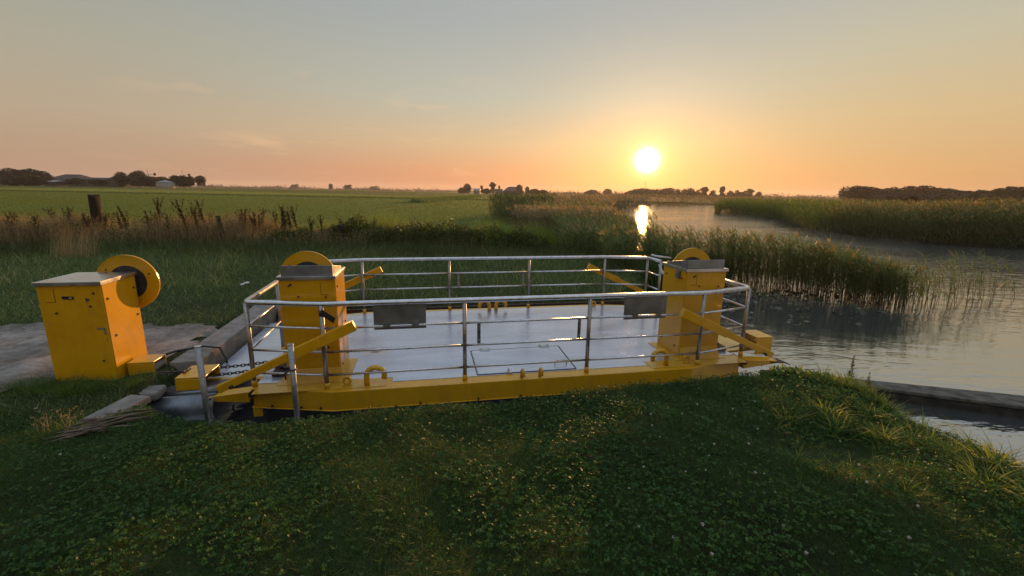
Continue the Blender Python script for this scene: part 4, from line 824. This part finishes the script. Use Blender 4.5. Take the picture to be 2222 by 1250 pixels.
# ------------------------------------------------------------------ reeds
def reeds(p, X, Y, H, z0=None, nl=6, lw=.024, ll=.42, wind=math.pi, stem=None, plume=None, rl=(0, 1), spread=1.1, tlo=.08):
    n = len(X); z = np.maximum(hgt(X, Y), -.05) if z0 is None else np.full(n, z0); az = wind + rng.normal(0, .9, n); lean = U(.02, .22, n)
    (stem or p).blades(np.c_[X, Y, z], H * .95, U(.006, .010, n) * (1 + lw * 10), az, lean, U(0, .14, n), U(.1, .9, n), 3, .35)
    for j in range(nl):
        t = U(tlo, .97, n) if j else U(.8, .97, n); h = H * t
        b = np.c_[X + np.cos(az) * h * lean, Y + np.sin(az) * h * lean, z + h * .97]; la = np.where(rng.random(n) < .7, wind + rng.normal(0, spread, n), U(0, 6.3, n))
        p.blades(b, U(.55, 1.1, n) * ll, U(.6, 1.1, n) * lw, la, U(.35, .85, n), U(.0, .75, n), np.clip(rng.beta(2, 2.6, n) * (rl[1] - rl[0]) + rl[0], 0, 1), 3, .7, .6)
    if plume is not None:
        s = rng.random(n) < plume[1]; m = s.sum(); b = np.c_[X + np.cos(az) * H * lean, Y + np.sin(az) * H * lean, z + H * .93][s]
        for j in range(5):
            D = np.c_[np.cos(az[s]) * .8, np.sin(az[s]) * .8, U(.3, 1.3, m)] + rng.normal(0, .35, (m, 3)); D /= np.linalg.norm(D, axis=1)[:, None]; plume[0].leaves(b + rng.normal(0, .02, (m, 3)), D, U(.1, .24, m), U(.02, .05, m), U(.3, 1, m))
def polypts(poly, n):
    poly = np.array(poly, float); a, b = poly.min(0), poly.max(0); X, Y = U(a[0], b[0], n * 4), U(a[1], b[1], n * 4); ok = sdist(X, Y, poly) > 0; return X[ok][:n], Y[ok][:n]
# stand in the water behind the right tower
p, stp, plm = PL(), PL(), PL()
X, Y = polypts([(6.3, 13.0), (7.6, 12.0), (8.4, 11.3), (9.1, 10.8), (9.85, 10.45), (10.2, 11.2), (9.6, 12.4), (8.4, 13.6), (6.6, 14.6)], 1350); hx = np.interp(X, [6, 8.3, 9.4, 10.2], [1.65, 1.55, 1.25, .95]) * U(.72, 1.12, len(X))
reeds(p, X, Y, hx, None, 9, .020, .40, math.pi + .2, stp, (plm, .12), tlo=.2)
X, Y = polypts([(9.2, 10.9), (10.1, 10.4), (10.9, 10.9), (10.4, 12.2), (9.4, 12.2)], 200); reeds(p, X, Y, U(.7, 1.2, len(X)), None, 7, .020, .36, math.pi + .2, stp, None, tlo=.3)
X, Y = polypts([(4.3, 12.0), (5.2, 13.2), (6.4, 13.2), (6.6, 14.8), (5.4, 15.5), (4.2, 14.0)], 420); reeds(p, X, Y, U(1.1, 1.75, len(X)), None, 8, .026, .5, math.pi, stp, (plm, .1))
tag(p.build('reed_stand', 'reed'), 'leafy reed stand growing in the water behind the right winch tower', 'reeds', kind='stuff')
p2 = PL(); X, Y = polypts([(3.6, 10.9), (4.4, 11.6), (5.0, 12.7), (6.3, 12.6), (6.6, 13.4), (5.0, 13.9), (3.9, 12.6)], 2600)
p2.blades(np.c_[X, Y, np.maximum(hgt(X, Y), -.03)], U(.7, 1.45, len(X)), U(.016, .034, len(X)), U(0, 6.3, len(X)), U(.02, .45, len(X)), U(0, .6, len(X)), rng.beta(2, 2.6, len(X)), 4, .6)
tag(p2.build('flag_leaves', 'iris'), 'tall strap-leaved water plants between the railing and the reeds', 'reeds', kind='stuff')
p3 = PL(); X, Y = polypts([(2.7, 12.4), (4.4, 12.6), (5.2, 15.6), (3.0, 15.6)], 420); reeds(p3, X, Y, U(.7, 1.12, len(X)), None, 7, .026, .45, math.pi, stp, (plm, .15), tlo=.2)
tag(p3.build('shore_reeds', 'reed'), 'leafy reeds on the shore below the sun, behind the far railing corner', 'reeds', kind='stuff')
# single clumps standing out in the water
for i, (x, y, k, h, lb) in enumerate(((11.15, 10.9, 34, 1.2, 'reed clump in open water just right of the big reed stand'), (12.15, 11.7, 46, 1.3, 'leaning reed clump in open water, widest of the outlying ones'), (13.45, 12.0, 10, 1.1, 'thin reed clump far out in open water, second from the right'), (13.95, 12.1, 7, .75, 'smallest reed clump, farthest right in the open water'))):
    e = empty('reed_clump', (x, y, -.02)); tag(e, lb, 'reed clump', 'reed clumps standing in open water'); q, s_ = PL(), PL(); sp = .5 if k > 20 else .12
    Xc, Yc = rng.normal(0, sp, k), rng.normal(0, .25, k); old = hgt; hgt = lambda a, b: np.zeros(np.shape(a)); reeds(q, Xc, Yc, U(.7, 1.1, k) * h, None, 6, .024, .34, math.pi - .3, s_); hgt = old
    q.build('leaves', 'reed', e); s_.build('stems', 'stem', e)
# left bank, near mound to far bend
def bank(pts, n, w0, w1, off=0.):
    pts = np.array(pts, float); seg = np.linalg.norm(np.diff(pts, axis=0), axis=1); cum = np.r_[0, np.cumsum(seg)]; s = U(0, cum[-1], n); i = np.clip(np.searchsorted(cum, s) - 1, 0, len(seg) - 1); t = (s - cum[i]) / seg[i]
    q = pts[i] + (pts[i + 1] - pts[i]) * t[:, None]; d = (pts[i + 1] - pts[i]) / seg[i][:, None]; nrm = np.c_[-d[:, 1], d[:, 0]]; u = U(0, 1, n) ** 1.5; w = w0 + (w1 - w0) * s / cum[-1]; q = q + nrm * (u * w - off)[:, None]; return q[:, 0], q[:, 1], u, s / cum[-1]
p = PL(); X, Y, u, s = bank([(3.6, 15), (4.6, 18), (5.4, 22), (6.2, 29), (7.4, 38)], 5200, 2.4, 7.5, .5)
hh = U(.75, 1.15, len(X)) * np.interp(s, [0, .15, .4, 1], [.85, 1.15, 1.65, 1.9]); reeds(p, X, Y, hh, None, 5, .030, .45, math.pi, stp, (plm, .22), (.1, 1))
tag(p.build('bank_reeds', 'reed'), 'pale reeds and bank growth on the near left bank of the river', 'reeds', kind='stuff')
p = PL(); X, Y = polypts([(-.2, 26), (1.5, 22), (4.2, 20), (5.6, 22.5), (5.8, 27), (4.5, 31), (1.2, 31)], 1500); reeds(p, X, Y, U(1.2, 1.8, len(X)), None, 6, .035, .5, math.pi, stp, (plm, .5))
X, Y, u, s = bank([(7.4, 38), (9.2, 48), (16.5, 73.6)], 3600, 8, 14, 1.2); reeds(p, X, Y, U(1.7, 2.4, len(X)), None, 4, .06, .7, math.pi, stp, (plm, .45))
X, Y, u, s = bank([(16.5, 73.6), (33, 112), (53, 133), (88, 160), (150, 190)], 4600, 14, 30, 1.5); reeds(p, X, Y, U(1.8, 2.5, len(X)), None, 3, .13, 1., math.pi, stp, (plm, .4))
tag(p.build('far_bank_reeds', 'reedgold'), 'brownish plumed reeds along the left bank towards the river bend', 'reeds', kind='stuff')
p = PL(); X, Y = polypts([(-1.2, 36), (1, 33), (3.6, 34), (4, 44), (0, 52), (-2.6, 48)], 900); reeds(p, X, Y, U(1.9, 2.6, len(X)), None, 6, .05, .6, math.pi, stp)
X, Y, u, s = bank([(6.0, 27), (7.8, 36), (8.8, 43)], 160, 1.2, 1.8, 1.9); reeds(p, X, Y, U(.5, 1.1, len(X)), None, 3, .03, .4, math.pi, stp)
tag(p.build('dark_reeds', 'iris'), 'dark tall reeds between the meadow and the left bank mound', 'reeds', kind='stuff')
# right bank
RB = [(72, 3), (42, 18.4), (29.5, 24.6), (25.9, 27.4), (24.9, 34.9)][::-1]
p = PL(); X, Y, u, s = bank(RB, 12500, 9, 14, .6); hs = U(.75, 1.15, len(X)) * (2.0 + .25 * np.sin(X * .6) * np.sin(Y * .45)); reeds(p, X, Y, hs, None, 5, .045, .62, math.pi - .2, stp, (plm, .4))
tag(p.build('right_bank_reeds', 'reedolive'), 'dense tall reed belt along the right bank', 'reeds', kind='stuff')
p = PL(); X, Y, u, s = bank([(25.1, 34.9), (28.1, 43), (32.4, 53), (33.8, 62), (33.5, 71.6), (38.3, 83)], 4200, -9, -12, -.2) if False else bank([(38.3, 83), (33.5, 71.6), (33.8, 62), (32.4, 53), (28.1, 43), (25.1, 35.5)], 4200, 10, 8, .6); reeds(p, X, Y, U(1.3, 1.8, len(X)), None, 5, .06, .6, math.pi, stp)
X, Y, u, s = bank([(150, 150), (80, 118), (45, 95), (38.3, 83)], 2600, 20, 14, .6); reeds(p, X, Y, U(1.4, 1.9, len(X)), None, 3, .11, .9, math.pi, stp)
tag(p.build('green_bank_reeds', 'reedgreen'), 'lower green reeds on the right bank towards the bend', 'reeds', kind='stuff')
p = PL(); X, Y = polypts([(40, 92), (36, 60), (33, 40), (38, 31), (60, 22), (95, 18), (300, 60), (300, 140), (140, 140)], 9000); p.blades(np.c_[X, Y, hgt(X, Y)], U(1.2, 2.1, len(X)), U(.1, .3, len(X)), U(0, 6.3, len(X)), U(.05, .4, len(X)), U(0, .5, len(X)), U(.2, 1, len(X)), 2, .6)
tag(p.build('marsh_growth', 'reedgold'), 'brown-tinged marsh growth between the reed belt and the woods', 'reeds', kind='stuff')
tag(stp.build('reed_stems', 'stem'), 'thin brown stems standing in the reed beds', 'reeds', kind='stuff')
tag(plm.build('reed_plumes', 'dry'), 'tan feathery plumes above the reeds', 'reeds', kind='stuff')
# floating leaves
p = PL(); k = 1500; X = np.r_[U(4.6, 10, k), U(5.5, 8, 300)]; Y = np.r_[U(7.0, 12.6, k), U(6.6, 8.4, 300)]
den = np.clip((Y - (8.2 + .32 * (X - 5))) / 3.2, 0, 1) * .55 * (.45 + .55 * (np.sin(2.1 * X + Y) * np.sin(1.7 * Y - X) > -.2)); ok = (sdist(X, Y) > .1) & (rng.random(len(X)) < den); X, Y = X[ok], Y[ok]; n = len(X)
for _ in range(2):
    a = U(0, 6.3, n); D = np.c_[np.cos(a), np.sin(a), U(0, .12, n)]; p.leaves(np.c_[X, Y, np.full(n, .004)] + np.c_[rng.normal(0, .05, (n, 2)), np.zeros(n)], D, U(.07, .17, n), U(.04, .10, n), U(0, 1, n), .05)
tag(p.build('floating_leaves', 'pad'), 'scattered floating lily leaves on the calm water before the reeds', 'water plants', kind='stuff')
# ------------------------------------------------------------------ far trees, farms, mast
def crown(lobes, nleaf, size, trunk_h, h):
    q = PL(); tot_ = sum(l[3] ** 2 for l in lobes)
    for (x, y, z, r_, sq) in lobes:
        k = int(nleaf * r_ ** 2 / tot_); D = rng.normal(size=(k, 3)); D /= np.linalg.norm(D, axis=1)[:, None]; rad = r_ * (1 - .5 * rng.random(k) ** 2) * U(.85, 1.15, k)
        Q = np.c_[x + D[:, 0] * rad, y + D[:, 1] * rad, z + D[:, 2] * rad * sq]; E = D + rng.normal(0, .7, (k, 3)); E /= np.linalg.norm(E, axis=1)[:, None]
        q.leaves(Q, E, U(.7, 1.3, k) * size, U(.5, .9, k) * size, rng.beta(2, 2.5, k))
    return q
def tree_proto(kind):
    if kind == 'round': lob = [(0, 0, 6.6, 3.4, .95), (-2, .5, 5, 2.4, .9), (2, -.4, 5.2, 2.5, .9), (.4, .5, 8.6, 2.2, .9), (-1.4, -.4, 8, 1.8, 1), (0, 0, 3.4, 2.9, .9), (0, .3, 1.5, 2.8, .7)]
    elif kind == 'open': lob = [(0, 0, 10.2, 1.9, .8), (-2.2, .3, 8.6, 1.6, .7), (2.0, -.3, 9.0, 1.7, .7), (.6, .4, 7, 1.7, .6), (-1.4, 0, 11.2, 1.1, .8), (1.2, 0, 5.0, 1.2, .6), (0, .2, 2.2, 2.0, .9), (-.8, 0, 4.0, 1.5, .9)]
    elif kind == 'bush': lob = [(0, 0, 2.6, 2.7, .8), (-2.6, .3, 2.0, 2.1, .8), (2.6, -.3, 2.2, 2.2, .8), (.5, .2, 4.0, 1.8, .8), (-1.4, 0, 3.8, 1.4, .9), (0, 0, 1., 3., .5)]
    elif kind == 'spiky': lob = [(random.uniform(-1.6, 1.6), random.uniform(-1, 1), 1.2 + 1.15 * i, 1.5 - .14 * i, 1.2) for i in range(7)] + [(-.8, 0, .8, 1.7, .6), (.8, .2, .8, 1.7, .6)]
    else: lob = [(random.uniform(-4.5, 4.5), random.uniform(-1.5, 1.5), random.uniform(3, 8.5) * (1 - abs(i - 4) * .05), random.uniform(1.6, 2.7), .9) for i in range(9)] + [(-3, 0, 2, 2.6, .8), (0, 0, 2, 2.8, .8), (3, 0, 2, 2.6, .8)]
    e = empty('tree'); c = crown(lob, 2400, .75, 2, 10).build('crown', 'tree', e)
    m = MB(); hz = max(l[2] for l in lob); m.tube([(0, 0, -.6), (.1, 0, hz * .4), (0, .1, hz * .85)], [.32, .24, .08], 8)
    for l in lob[:5]: m.tube([(.05, 0, min(l[2], hz) * .45), (l[0] * .55, l[1] * .5, l[2] * .8), (l[0], l[1], l[2])], [.14, .09, .03], 5)
    t = m.build('trunk', 'bark', e); return e, c, t
TP = {}
WK = {'trees round the farm at the far left': 1.5, 'trees round the farm in the middle distance': 1.35, 'trees on the horizon under the sun': 2.1, 'trees of the wood on the right': 1.75}
def tree(kind, px, base, top, Y_, label, group, wide=1., name='tree'):
    top -= {'trees of the wood on the right': 4.5, 'trees on the horizon under the sun': 3.5, 'trees round the farm in the middle distance': 2.5}.get(group, 1.)
    a, b = at(px, base, Y_), at(px, top, Y_); hgt0 = {'round': 10.8, 'open': 12.3, 'bush': 5.8, 'spiky': 9.3, 'wood': 10.3}[kind]; s_ = (b.z - max(a.z, 0.1)) / hgt0
    if kind not in TP: TP[kind] = tree_proto(kind); e, c, t = TP[kind]
    else:
        e0, c0, t0 = TP[kind]; e = e0.copy(); COL.objects.link(e)
        for q in (c0, t0): d = q.copy(); COL.objects.link(d); d.parent = e
    e.name = name; e.location = (a.x, Y_, float(hgt(a.x, Y_)) if abs(a.z) > 6 else max(a.z, .05)); e.rotation_euler = (0, 0, random.uniform(0, 6.3) if kind != 'wood' else random.uniform(-.4, .4)); wide *= WK[group]; e.scale = (s_ * wide, s_ * wide, s_); tag(e, label, 'tree', group)
GF = 'trees round the farm at the far left'
for i, (k, x, b, t, Y_, w_, lb) in enumerate([('round', 8, 399, 372, 300, 1.3, 'dark tree at the left edge of the photo, on the far farm'), ('round', 30, 399, 366, 305, 1.1, 'tallest dark tree of the leftmost farm clump'), ('round', 52, 399, 369, 300, 1., 'dark tree in the middle of the leftmost farm clump'), ('round', 74, 399, 367, 305, 1., 'tall dark tree left of the big barn roof'), ('bush', 68, 400, 381, 280, 1.3, 'low bushy tree in front of the leftmost farm clump'), ('round', 93, 399, 372, 300, 1.15, 'rounded dark tree touching the big barn roof'), ('bush', 28, 400, 383, 285, 1.2, 'low bushy tree below the tallest tree of the left clump'),
    ('bush', 193, 391, 381, 420, .9, 'small round tree behind the long low barn'), ('bush', 213, 391, 384, 420, .7, 'smallest round tree behind the long low barn'), ('bush', 165, 399, 387, 290, 1.4, 'low hedge-like tree before the long barn'), ('bush', 215, 400, 391, 290, 1.6, 'flat hedge bush before the dark gabled shed'),
    ('round', 266, 402, 374, 300, .85, 'tree just right of the dark gabled shed'), ('round', 290, 402, 377, 310, .8, 'smaller tree between two taller ones by the gabled shed'), ('round', 304, 402, 371, 300, .85, 'tallest tree left of the small wind turbines'), ('bush', 316, 402, 383, 290, 1.2, 'bushy tree under the first small wind turbine'), ('bush', 335, 402, 384, 320, 1.1, 'small tree between turbine and round tank'), ('bush', 352, 402, 384, 330, 1.0, 'small tree behind the round tank'), ('round', 380, 402, 381, 300, .9, 'tree right of the round tank'), ('bush', 398, 402, 382, 300, 1.1, 'bushy tree under the second small wind turbine'), ('round', 415, 402, 383, 300, .8, 'dark tree near the right end of the left farm row'), ('round', 436, 402, 382, 300, .95, 'last dark tree at the right end of the left farm row')]):
    tree(k, x, b, t, Y_, lb, GF, w_)
GM = 'trees round the farm in the middle distance'
for k, x, b, t, Y_, w_, lb in [('round', 1014, 418, 401, 520, .9, 'round dark tree at the left end of the middle farm'), ('open', 1045, 418, 405, 560, .8, 'flat-topped loose tree on the middle farm'), ('open', 1069, 418, 398, 520, .9, 'tallest tree of the middle farm, left of the barn'), ('open', 1083, 418, 405, 540, .6, 'thin tree just right of the tallest middle farm tree'), ('bush', 1056, 419, 411, 500, 1., 'low bush before the middle farm trees'), ('round', 1127, 419, 403, 520, .9, 'round tree behind the middle barn'), ('round', 1144, 421, 407, 520, .6, 'small round tree right of the middle barn'), ('bush', 1160, 421, 412, 500, 1.2, 'low hedge tree right of the middle barn'), ('bush', 1178, 422, 414, 500, 1.1, 'last low tree right of the middle farm'), ('bush', 1002, 418, 409, 560, .9, 'low tree left of the round one on the middle farm'), ('round', 718, 410, 401, 900, .9, 'lone round tree left of the far long copse'), ('wood', 755, 410, 402, 900, 1.2, 'long low copse on the horizon above the meadow'), ('wood', 640, 408, 401, 1100, 1.2, 'far copse on the horizon left of the lone round tree'), ('wood', 812, 412, 405, 1100, 1.4, 'far copse on the horizon right of the long copse')]:
    tree(k, x, b, t, Y_, lb, GM, w_)
GS = 'trees on the horizon under the sun'
for k, x, b, t, Y_, w_, lb in [('bush', 1284, 425, 415, 800, 1.1, 'dim tree clump left of the mast'), ('round', 1318, 425, 413, 800, .8, 'dim round tree left of the mast'), ('bush', 1375, 427, 416, 700, 1., 'hazy bush nearest the mast on its left'), ('bush', 1392, 427, 412, 700, 1.2, 'hazy tree at the foot of the mast'), ('bush', 1415, 427, 414, 700, 1.2, 'hazy tree just right of the mast'), ('wood', 1436, 427, 410, 700, .75, 'broad domed copse right of the mast'), ('round', 1452, 427, 411, 700, .9, 'right shoulder of the domed copse, a broad tree'), ('spiky', 1470, 428, 413, 650, .9, 'first ragged poplar right of the domed copse'), ('spiky', 1484, 428, 413, 660, 1.1, 'second ragged poplar right of the domed copse'), ('spiky', 1498, 428, 411, 650, 1.1, 'tall ragged poplar in the sun-side row'), ('open', 1527, 428, 409, 640, .8, 'umbrella-shaped tree in the sun-side row'), ('spiky', 1512, 428, 415, 650, 1., 'ragged poplar left of the umbrella-shaped tree'), ('spiky', 1545, 429, 416, 650, 1., 'ragged poplar right of the umbrella-shaped tree'), ('open', 1566, 429, 408, 640, .6, 'tall thin lone tree with a round head in the sun-side row'), ('spiky', 1584, 429, 417, 650, 1., 'ragged poplar right of the tall thin tree'), ('spiky', 1600, 430, 416, 660, 1., 'ragged poplar near the right end of the sun-side row'), ('open', 1626, 430, 413, 640, .7, 'broad-headed tree at the right end of the sun-side row'), ('spiky', 1613, 430, 417, 650, 1., 'ragged poplar left of the broad-headed tree'), ('spiky', 1645, 431, 419, 660, 1., 'small last poplar of the sun-side row')]:
    tree(k, x, b, t, Y_, lb, GS, w_)
GW = 'trees of the wood on the right'
for i, (k, x, b, t, Y_, w_, lb) in enumerate([('wood', 1842, 435, 404, 330, .62, 'tall rounded tree mass at the left end of the right wood'), ('round', 1866, 435, 408, 330, 1.2, 'tall tree second from the left end of the right wood'), ('round', 1888, 435, 410, 335, 1.1, 'tree third from the left end of the right wood'), ('bush', 1908, 436, 416, 330, 1.3, 'low gap-filling tree in the left part of the right wood'), ('round', 1924, 436, 412, 340, 1., 'tree left of the feathery row in the right wood'), ('spiky', 1940, 436, 410, 340, 1.3, 'first feathery tree of the right wood'), ('spiky', 1958, 436, 409, 340, 1.3, 'second feathery tree of the right wood'), ('open', 1975, 436, 408, 340, .9, 'airy tree with sky showing through in the right wood'), ('open', 1993, 436, 407, 340, .9, 'second airy tree in the right wood'), ('spiky', 2010, 436, 408, 340, 1.4, 'last feathery tree of the right wood'), ('bush', 1950, 437, 423, 300, 2., 'dark shrub below the feathery row'), ('bush', 1990, 437, 424, 300, 2., 'dark shrub below the airy trees'), ('bush', 1977, 440, 429, 120, .8, 'single dark bush standing out of the marsh'),
    ('round', 2036, 437, 412, 300, 1.1, 'broad dark tree right of the feathery row'), ('round', 2056, 437, 413, 300, 1., 'dark tree in the middle of the right half of the wood'), ('bush', 2076, 438, 417, 290, 1.4, 'low dark tree in the dip of the right wood'), ('bush', 2098, 438, 419, 290, 1.3, 'low dark tree at the lowest dip of the right wood'), ('round', 2122, 438, 416, 280, 1.1, 'round tree right of the dip in the right wood'), ('bush', 2142, 438, 418, 280, 1.2, 'small tree near the right part of the wood'), ('round', 2166, 439, 412, 270, 1., 'tree rising towards the right edge of the wood'), ('open', 2190, 439, 409, 270, .9, 'flat-headed tallest tree near the right edge'), ('round', 2212, 439, 409, 260, 1.2, 'dark tree cut by the right edge of the photo'), ('round', 2240, 440, 409, 260, 1.2, 'dark tree just past the right edge of the photo'), ('bush', 2120, 440, 425, 250, 2.2, 'long low shrub before the right part of the wood'), ('bush', 2180, 441, 426, 240, 2.2, 'long low shrub before the right edge trees'), ('bush', 2060, 439, 424, 270, 2.2, 'long low shrub below the dip of the right wood')]):
    tree(k, x, b, t, Y_, lb, GW, w_)
# the treeline that closes the horizon
q = PL()
for i in range(1500):
    a_ = R(random.uniform(-54, 56)); D_ = random.uniform(1300, 2300); x, y = D_ * math.sin(a_), D_ * math.cos(a_)
    hz = random.choice((5, 6, 7, 8, 9, 11, 15)) * random.uniform(.7, 1.1)
    w_ = random.uniform(10, 40); k = 40; Q = np.c_[x + rng.normal(0, w_ * .5, k), y + rng.normal(0, 6, k), rng.random(k) * hz * (1 - .6 * rng.random(k) ** 3)]; D = rng.normal(size=(k, 3)); D /= np.linalg.norm(D, axis=1)[:, None]; q.leaves(Q, D, U(2, 4.5, k), U(2, 4, k), rng.beta(2, 2.5, k))
tag(q.build('horizon_treeline', 'tree'), 'hazy line of woods and hedges closing the horizon', 'woods', kind='stuff')
def barn(name, x0, x1, base, eave, ridge, Y_, depth, label, wall='barnwall', roof='barnroof', cat='barn', hip=.0, side=0.):
    a, b = at(x0, base, Y_), at(x1, base, Y_); ze, zr = at((x0 + x1) / 2, eave, Y_).z, at((x0 + x1) / 2, ridge, Y_).z; e = empty(name, ((a.x + b.x) / 2, Y_, 0)); w_ = (b.x - a.x) / 2; tag(e, label, cat)
    m = MB(); m.box((0, depth / 2, (ze - .4) / 2), (2 * w_, depth, ze + .4)); wl_ = m.build('wall', wall, e)
    hx_ = w_ * (1 - hip); m = MB(); o_ = .5
    m.add([(-w_ - o_, -o_, ze), (w_ + o_, -o_, ze), (w_ + o_, depth + o_, ze), (-w_ - o_, depth + o_, ze), (-hx_ - (0 if hip else o_), depth / 2, zr), (hx_ + (0 if hip else o_), depth / 2, zr)], [(0, 1, 5, 4), (2, 3, 4, 5), (1, 2, 5), (3, 0, 4), (3, 2, 1, 0)]); m.build('roof', roof, e)
    m = MB(); m.box((-w_ * .3, -.06, ze * .36), (w_ * .3, .1, ze * .72)); m.build('door', 'barnroof', wl_)
    return e
barn('barn', 96, 158, 399, 390, 377, 345, 26, 'big dark barn with a sloping roof between the leftmost farm trees', hip=.45)
barn('barn', 146, 238, 399, 389, 384.5, 335, 16, 'long low barn with a sunlit roof edge on the left farm', roof='barnroof')
barn('shed', 236, 268, 401, 388, 381, 320, 14, 'dark gabled shed at the right end of the long low barn', cat='shed')
barn('shed', 105, 120, 399, 394, 391, 280, 8, 'small pale-roofed shed before the big dark barn', roof='tankroof', cat='shed')
barn('barn', 1092, 1136, 420, 415, 405, 540, 24, 'brown hip-roofed barn on the middle farm', hip=.5)
barn('farmhouse', 1028, 1041, 418, 413, 409, 560, 12, 'pale-roofed farmhouse left of the middle farm trees', 'housewall', 'tankroof', 'farmhouse')
barn('farmhouse', 1074, 1090, 420, 415, 410, 530, 10, 'small farmhouse beside the brown middle barn', 'housewall', 'barnroof', 'farmhouse')
# round tank
a, b, t = at(343, 403, 290), at(377, 403, 290), at(360, 391, 290); r_ = (b.x - a.x) / 2; z1 = at(360, 396.5, 290).z; e = empty('storage_tank', ((a.x + b.x) / 2, 290, 0)); tag(e, 'low round tank with a pale conical roof among the left farm trees', 'tank')
m = MB(); m.tube([(0, 0, -.3), (0, 0, z1)], r_, 32); m.build('wall', 'tankwall', e)
m = MB(); m.tube([(0, 0, z1), (0, 0, z1 + .15), (0, 0, t.z)], [r_ * 1.04, r_ * 1.04, .2], 32); m.build('roof', 'tankroof', e)
# two small farm wind turbines with disc vanes
for (x, hub, base, lb) in ((322, 378.5, 402, 'left of the two small farm wind turbines, with a round tail disc'), (397, 380, 402, 'right of the two small farm wind turbines, above the trees by the tank')):
    c = at(x, hub, 305); e = empty('wind_turbine', (c.x, 305, 0)); tag(e, lb, 'wind turbine', 'small wind turbines on the left farm')
    m = MB()
    for k in range(3): a_ = 2 * math.pi * k / 3; m.tube([(math.cos(a_) * .9, math.sin(a_) * .9, -.2), (math.cos(a_) * .12, math.sin(a_) * .12, c.z)], .09, 5)
    for z in np.linspace(1, c.z * .9, 6):
        rr_ = .9 - .78 * z / c.z
        for k in range(3): a_, b_ = 2 * math.pi * k / 3, 2 * math.pi * (k + 1) / 3; m.tube([(math.cos(a_) * rr_, math.sin(a_) * rr_, z), (math.cos(b_) * rr_, math.sin(b_) * rr_, z + .8)], .05, 4)
    m.build('tower', 'barnwall', e)
    for k in range(3):
        a_ = R(95 + 120 * k); d = V((math.cos(a_), 0, math.sin(a_))); m = MB(); m.beam(V((0, -.4, c.z)) + d * .2, V((0, -.4, c.z)) + d * 3.1, .08, .26, 0, (0, 1, 0)); m.build('blade', 'barnwall', e)
    m = MB(); m.tube([(0, -.5, c.z), (3.2, .3, c.z + .1)], .09, 6); m.build('tail_boom', 'barnwall', e)
    m = MB(); m.ring((3.9, .4, c.z + .1), (0, 1, 0), .95, .02, .08, 20); m.build('tail_vane', 'barnwall', e)
# mast
c, b = at(1401, 393, 1200), at(1401, 426, 1200); m = MB(); m.tube([(0, 0, 0), (0, 0, c.z)], [.55, .4], 6)
for z in np.linspace(4, c.z - 2, 8): m.box((0, 0, z), (1.5, 1.5, .3))
tag(m.build('radio_mast', 'barnwall', None, 0, (c.x, 1200, 0)), 'thin radio mast on the horizon right below the sun', 'mast')

# the evening air between here and the far woods
hz_ = MB(); hz_.box((0, 0, 24.), (7400, 7400, 52.)); ho = bpy.data.objects.new('haze', None)
hm = bpy.data.materials.new('evening_haze'); hm.use_nodes = True; hm.node_tree.nodes.clear(); N = NT(hm.node_tree)
pv = N.new('ShaderNodeVolumePrincipled'); pv.inputs['Color'].default_value = (.95, .9, .86, 1); pv.inputs['Density'].default_value = HAZE; pv.inputs['Anisotropy'].default_value = .35
N.l.new(pv.outputs[0], N.new('ShaderNodeOutputMaterial').inputs['Volume']); M['haze'] = hm
bpy.data.objects.remove(ho); tag(hz_.build('haze', 'haze'), 'thin evening haze over the marsh and meadows', 'haze', kind='stuff')
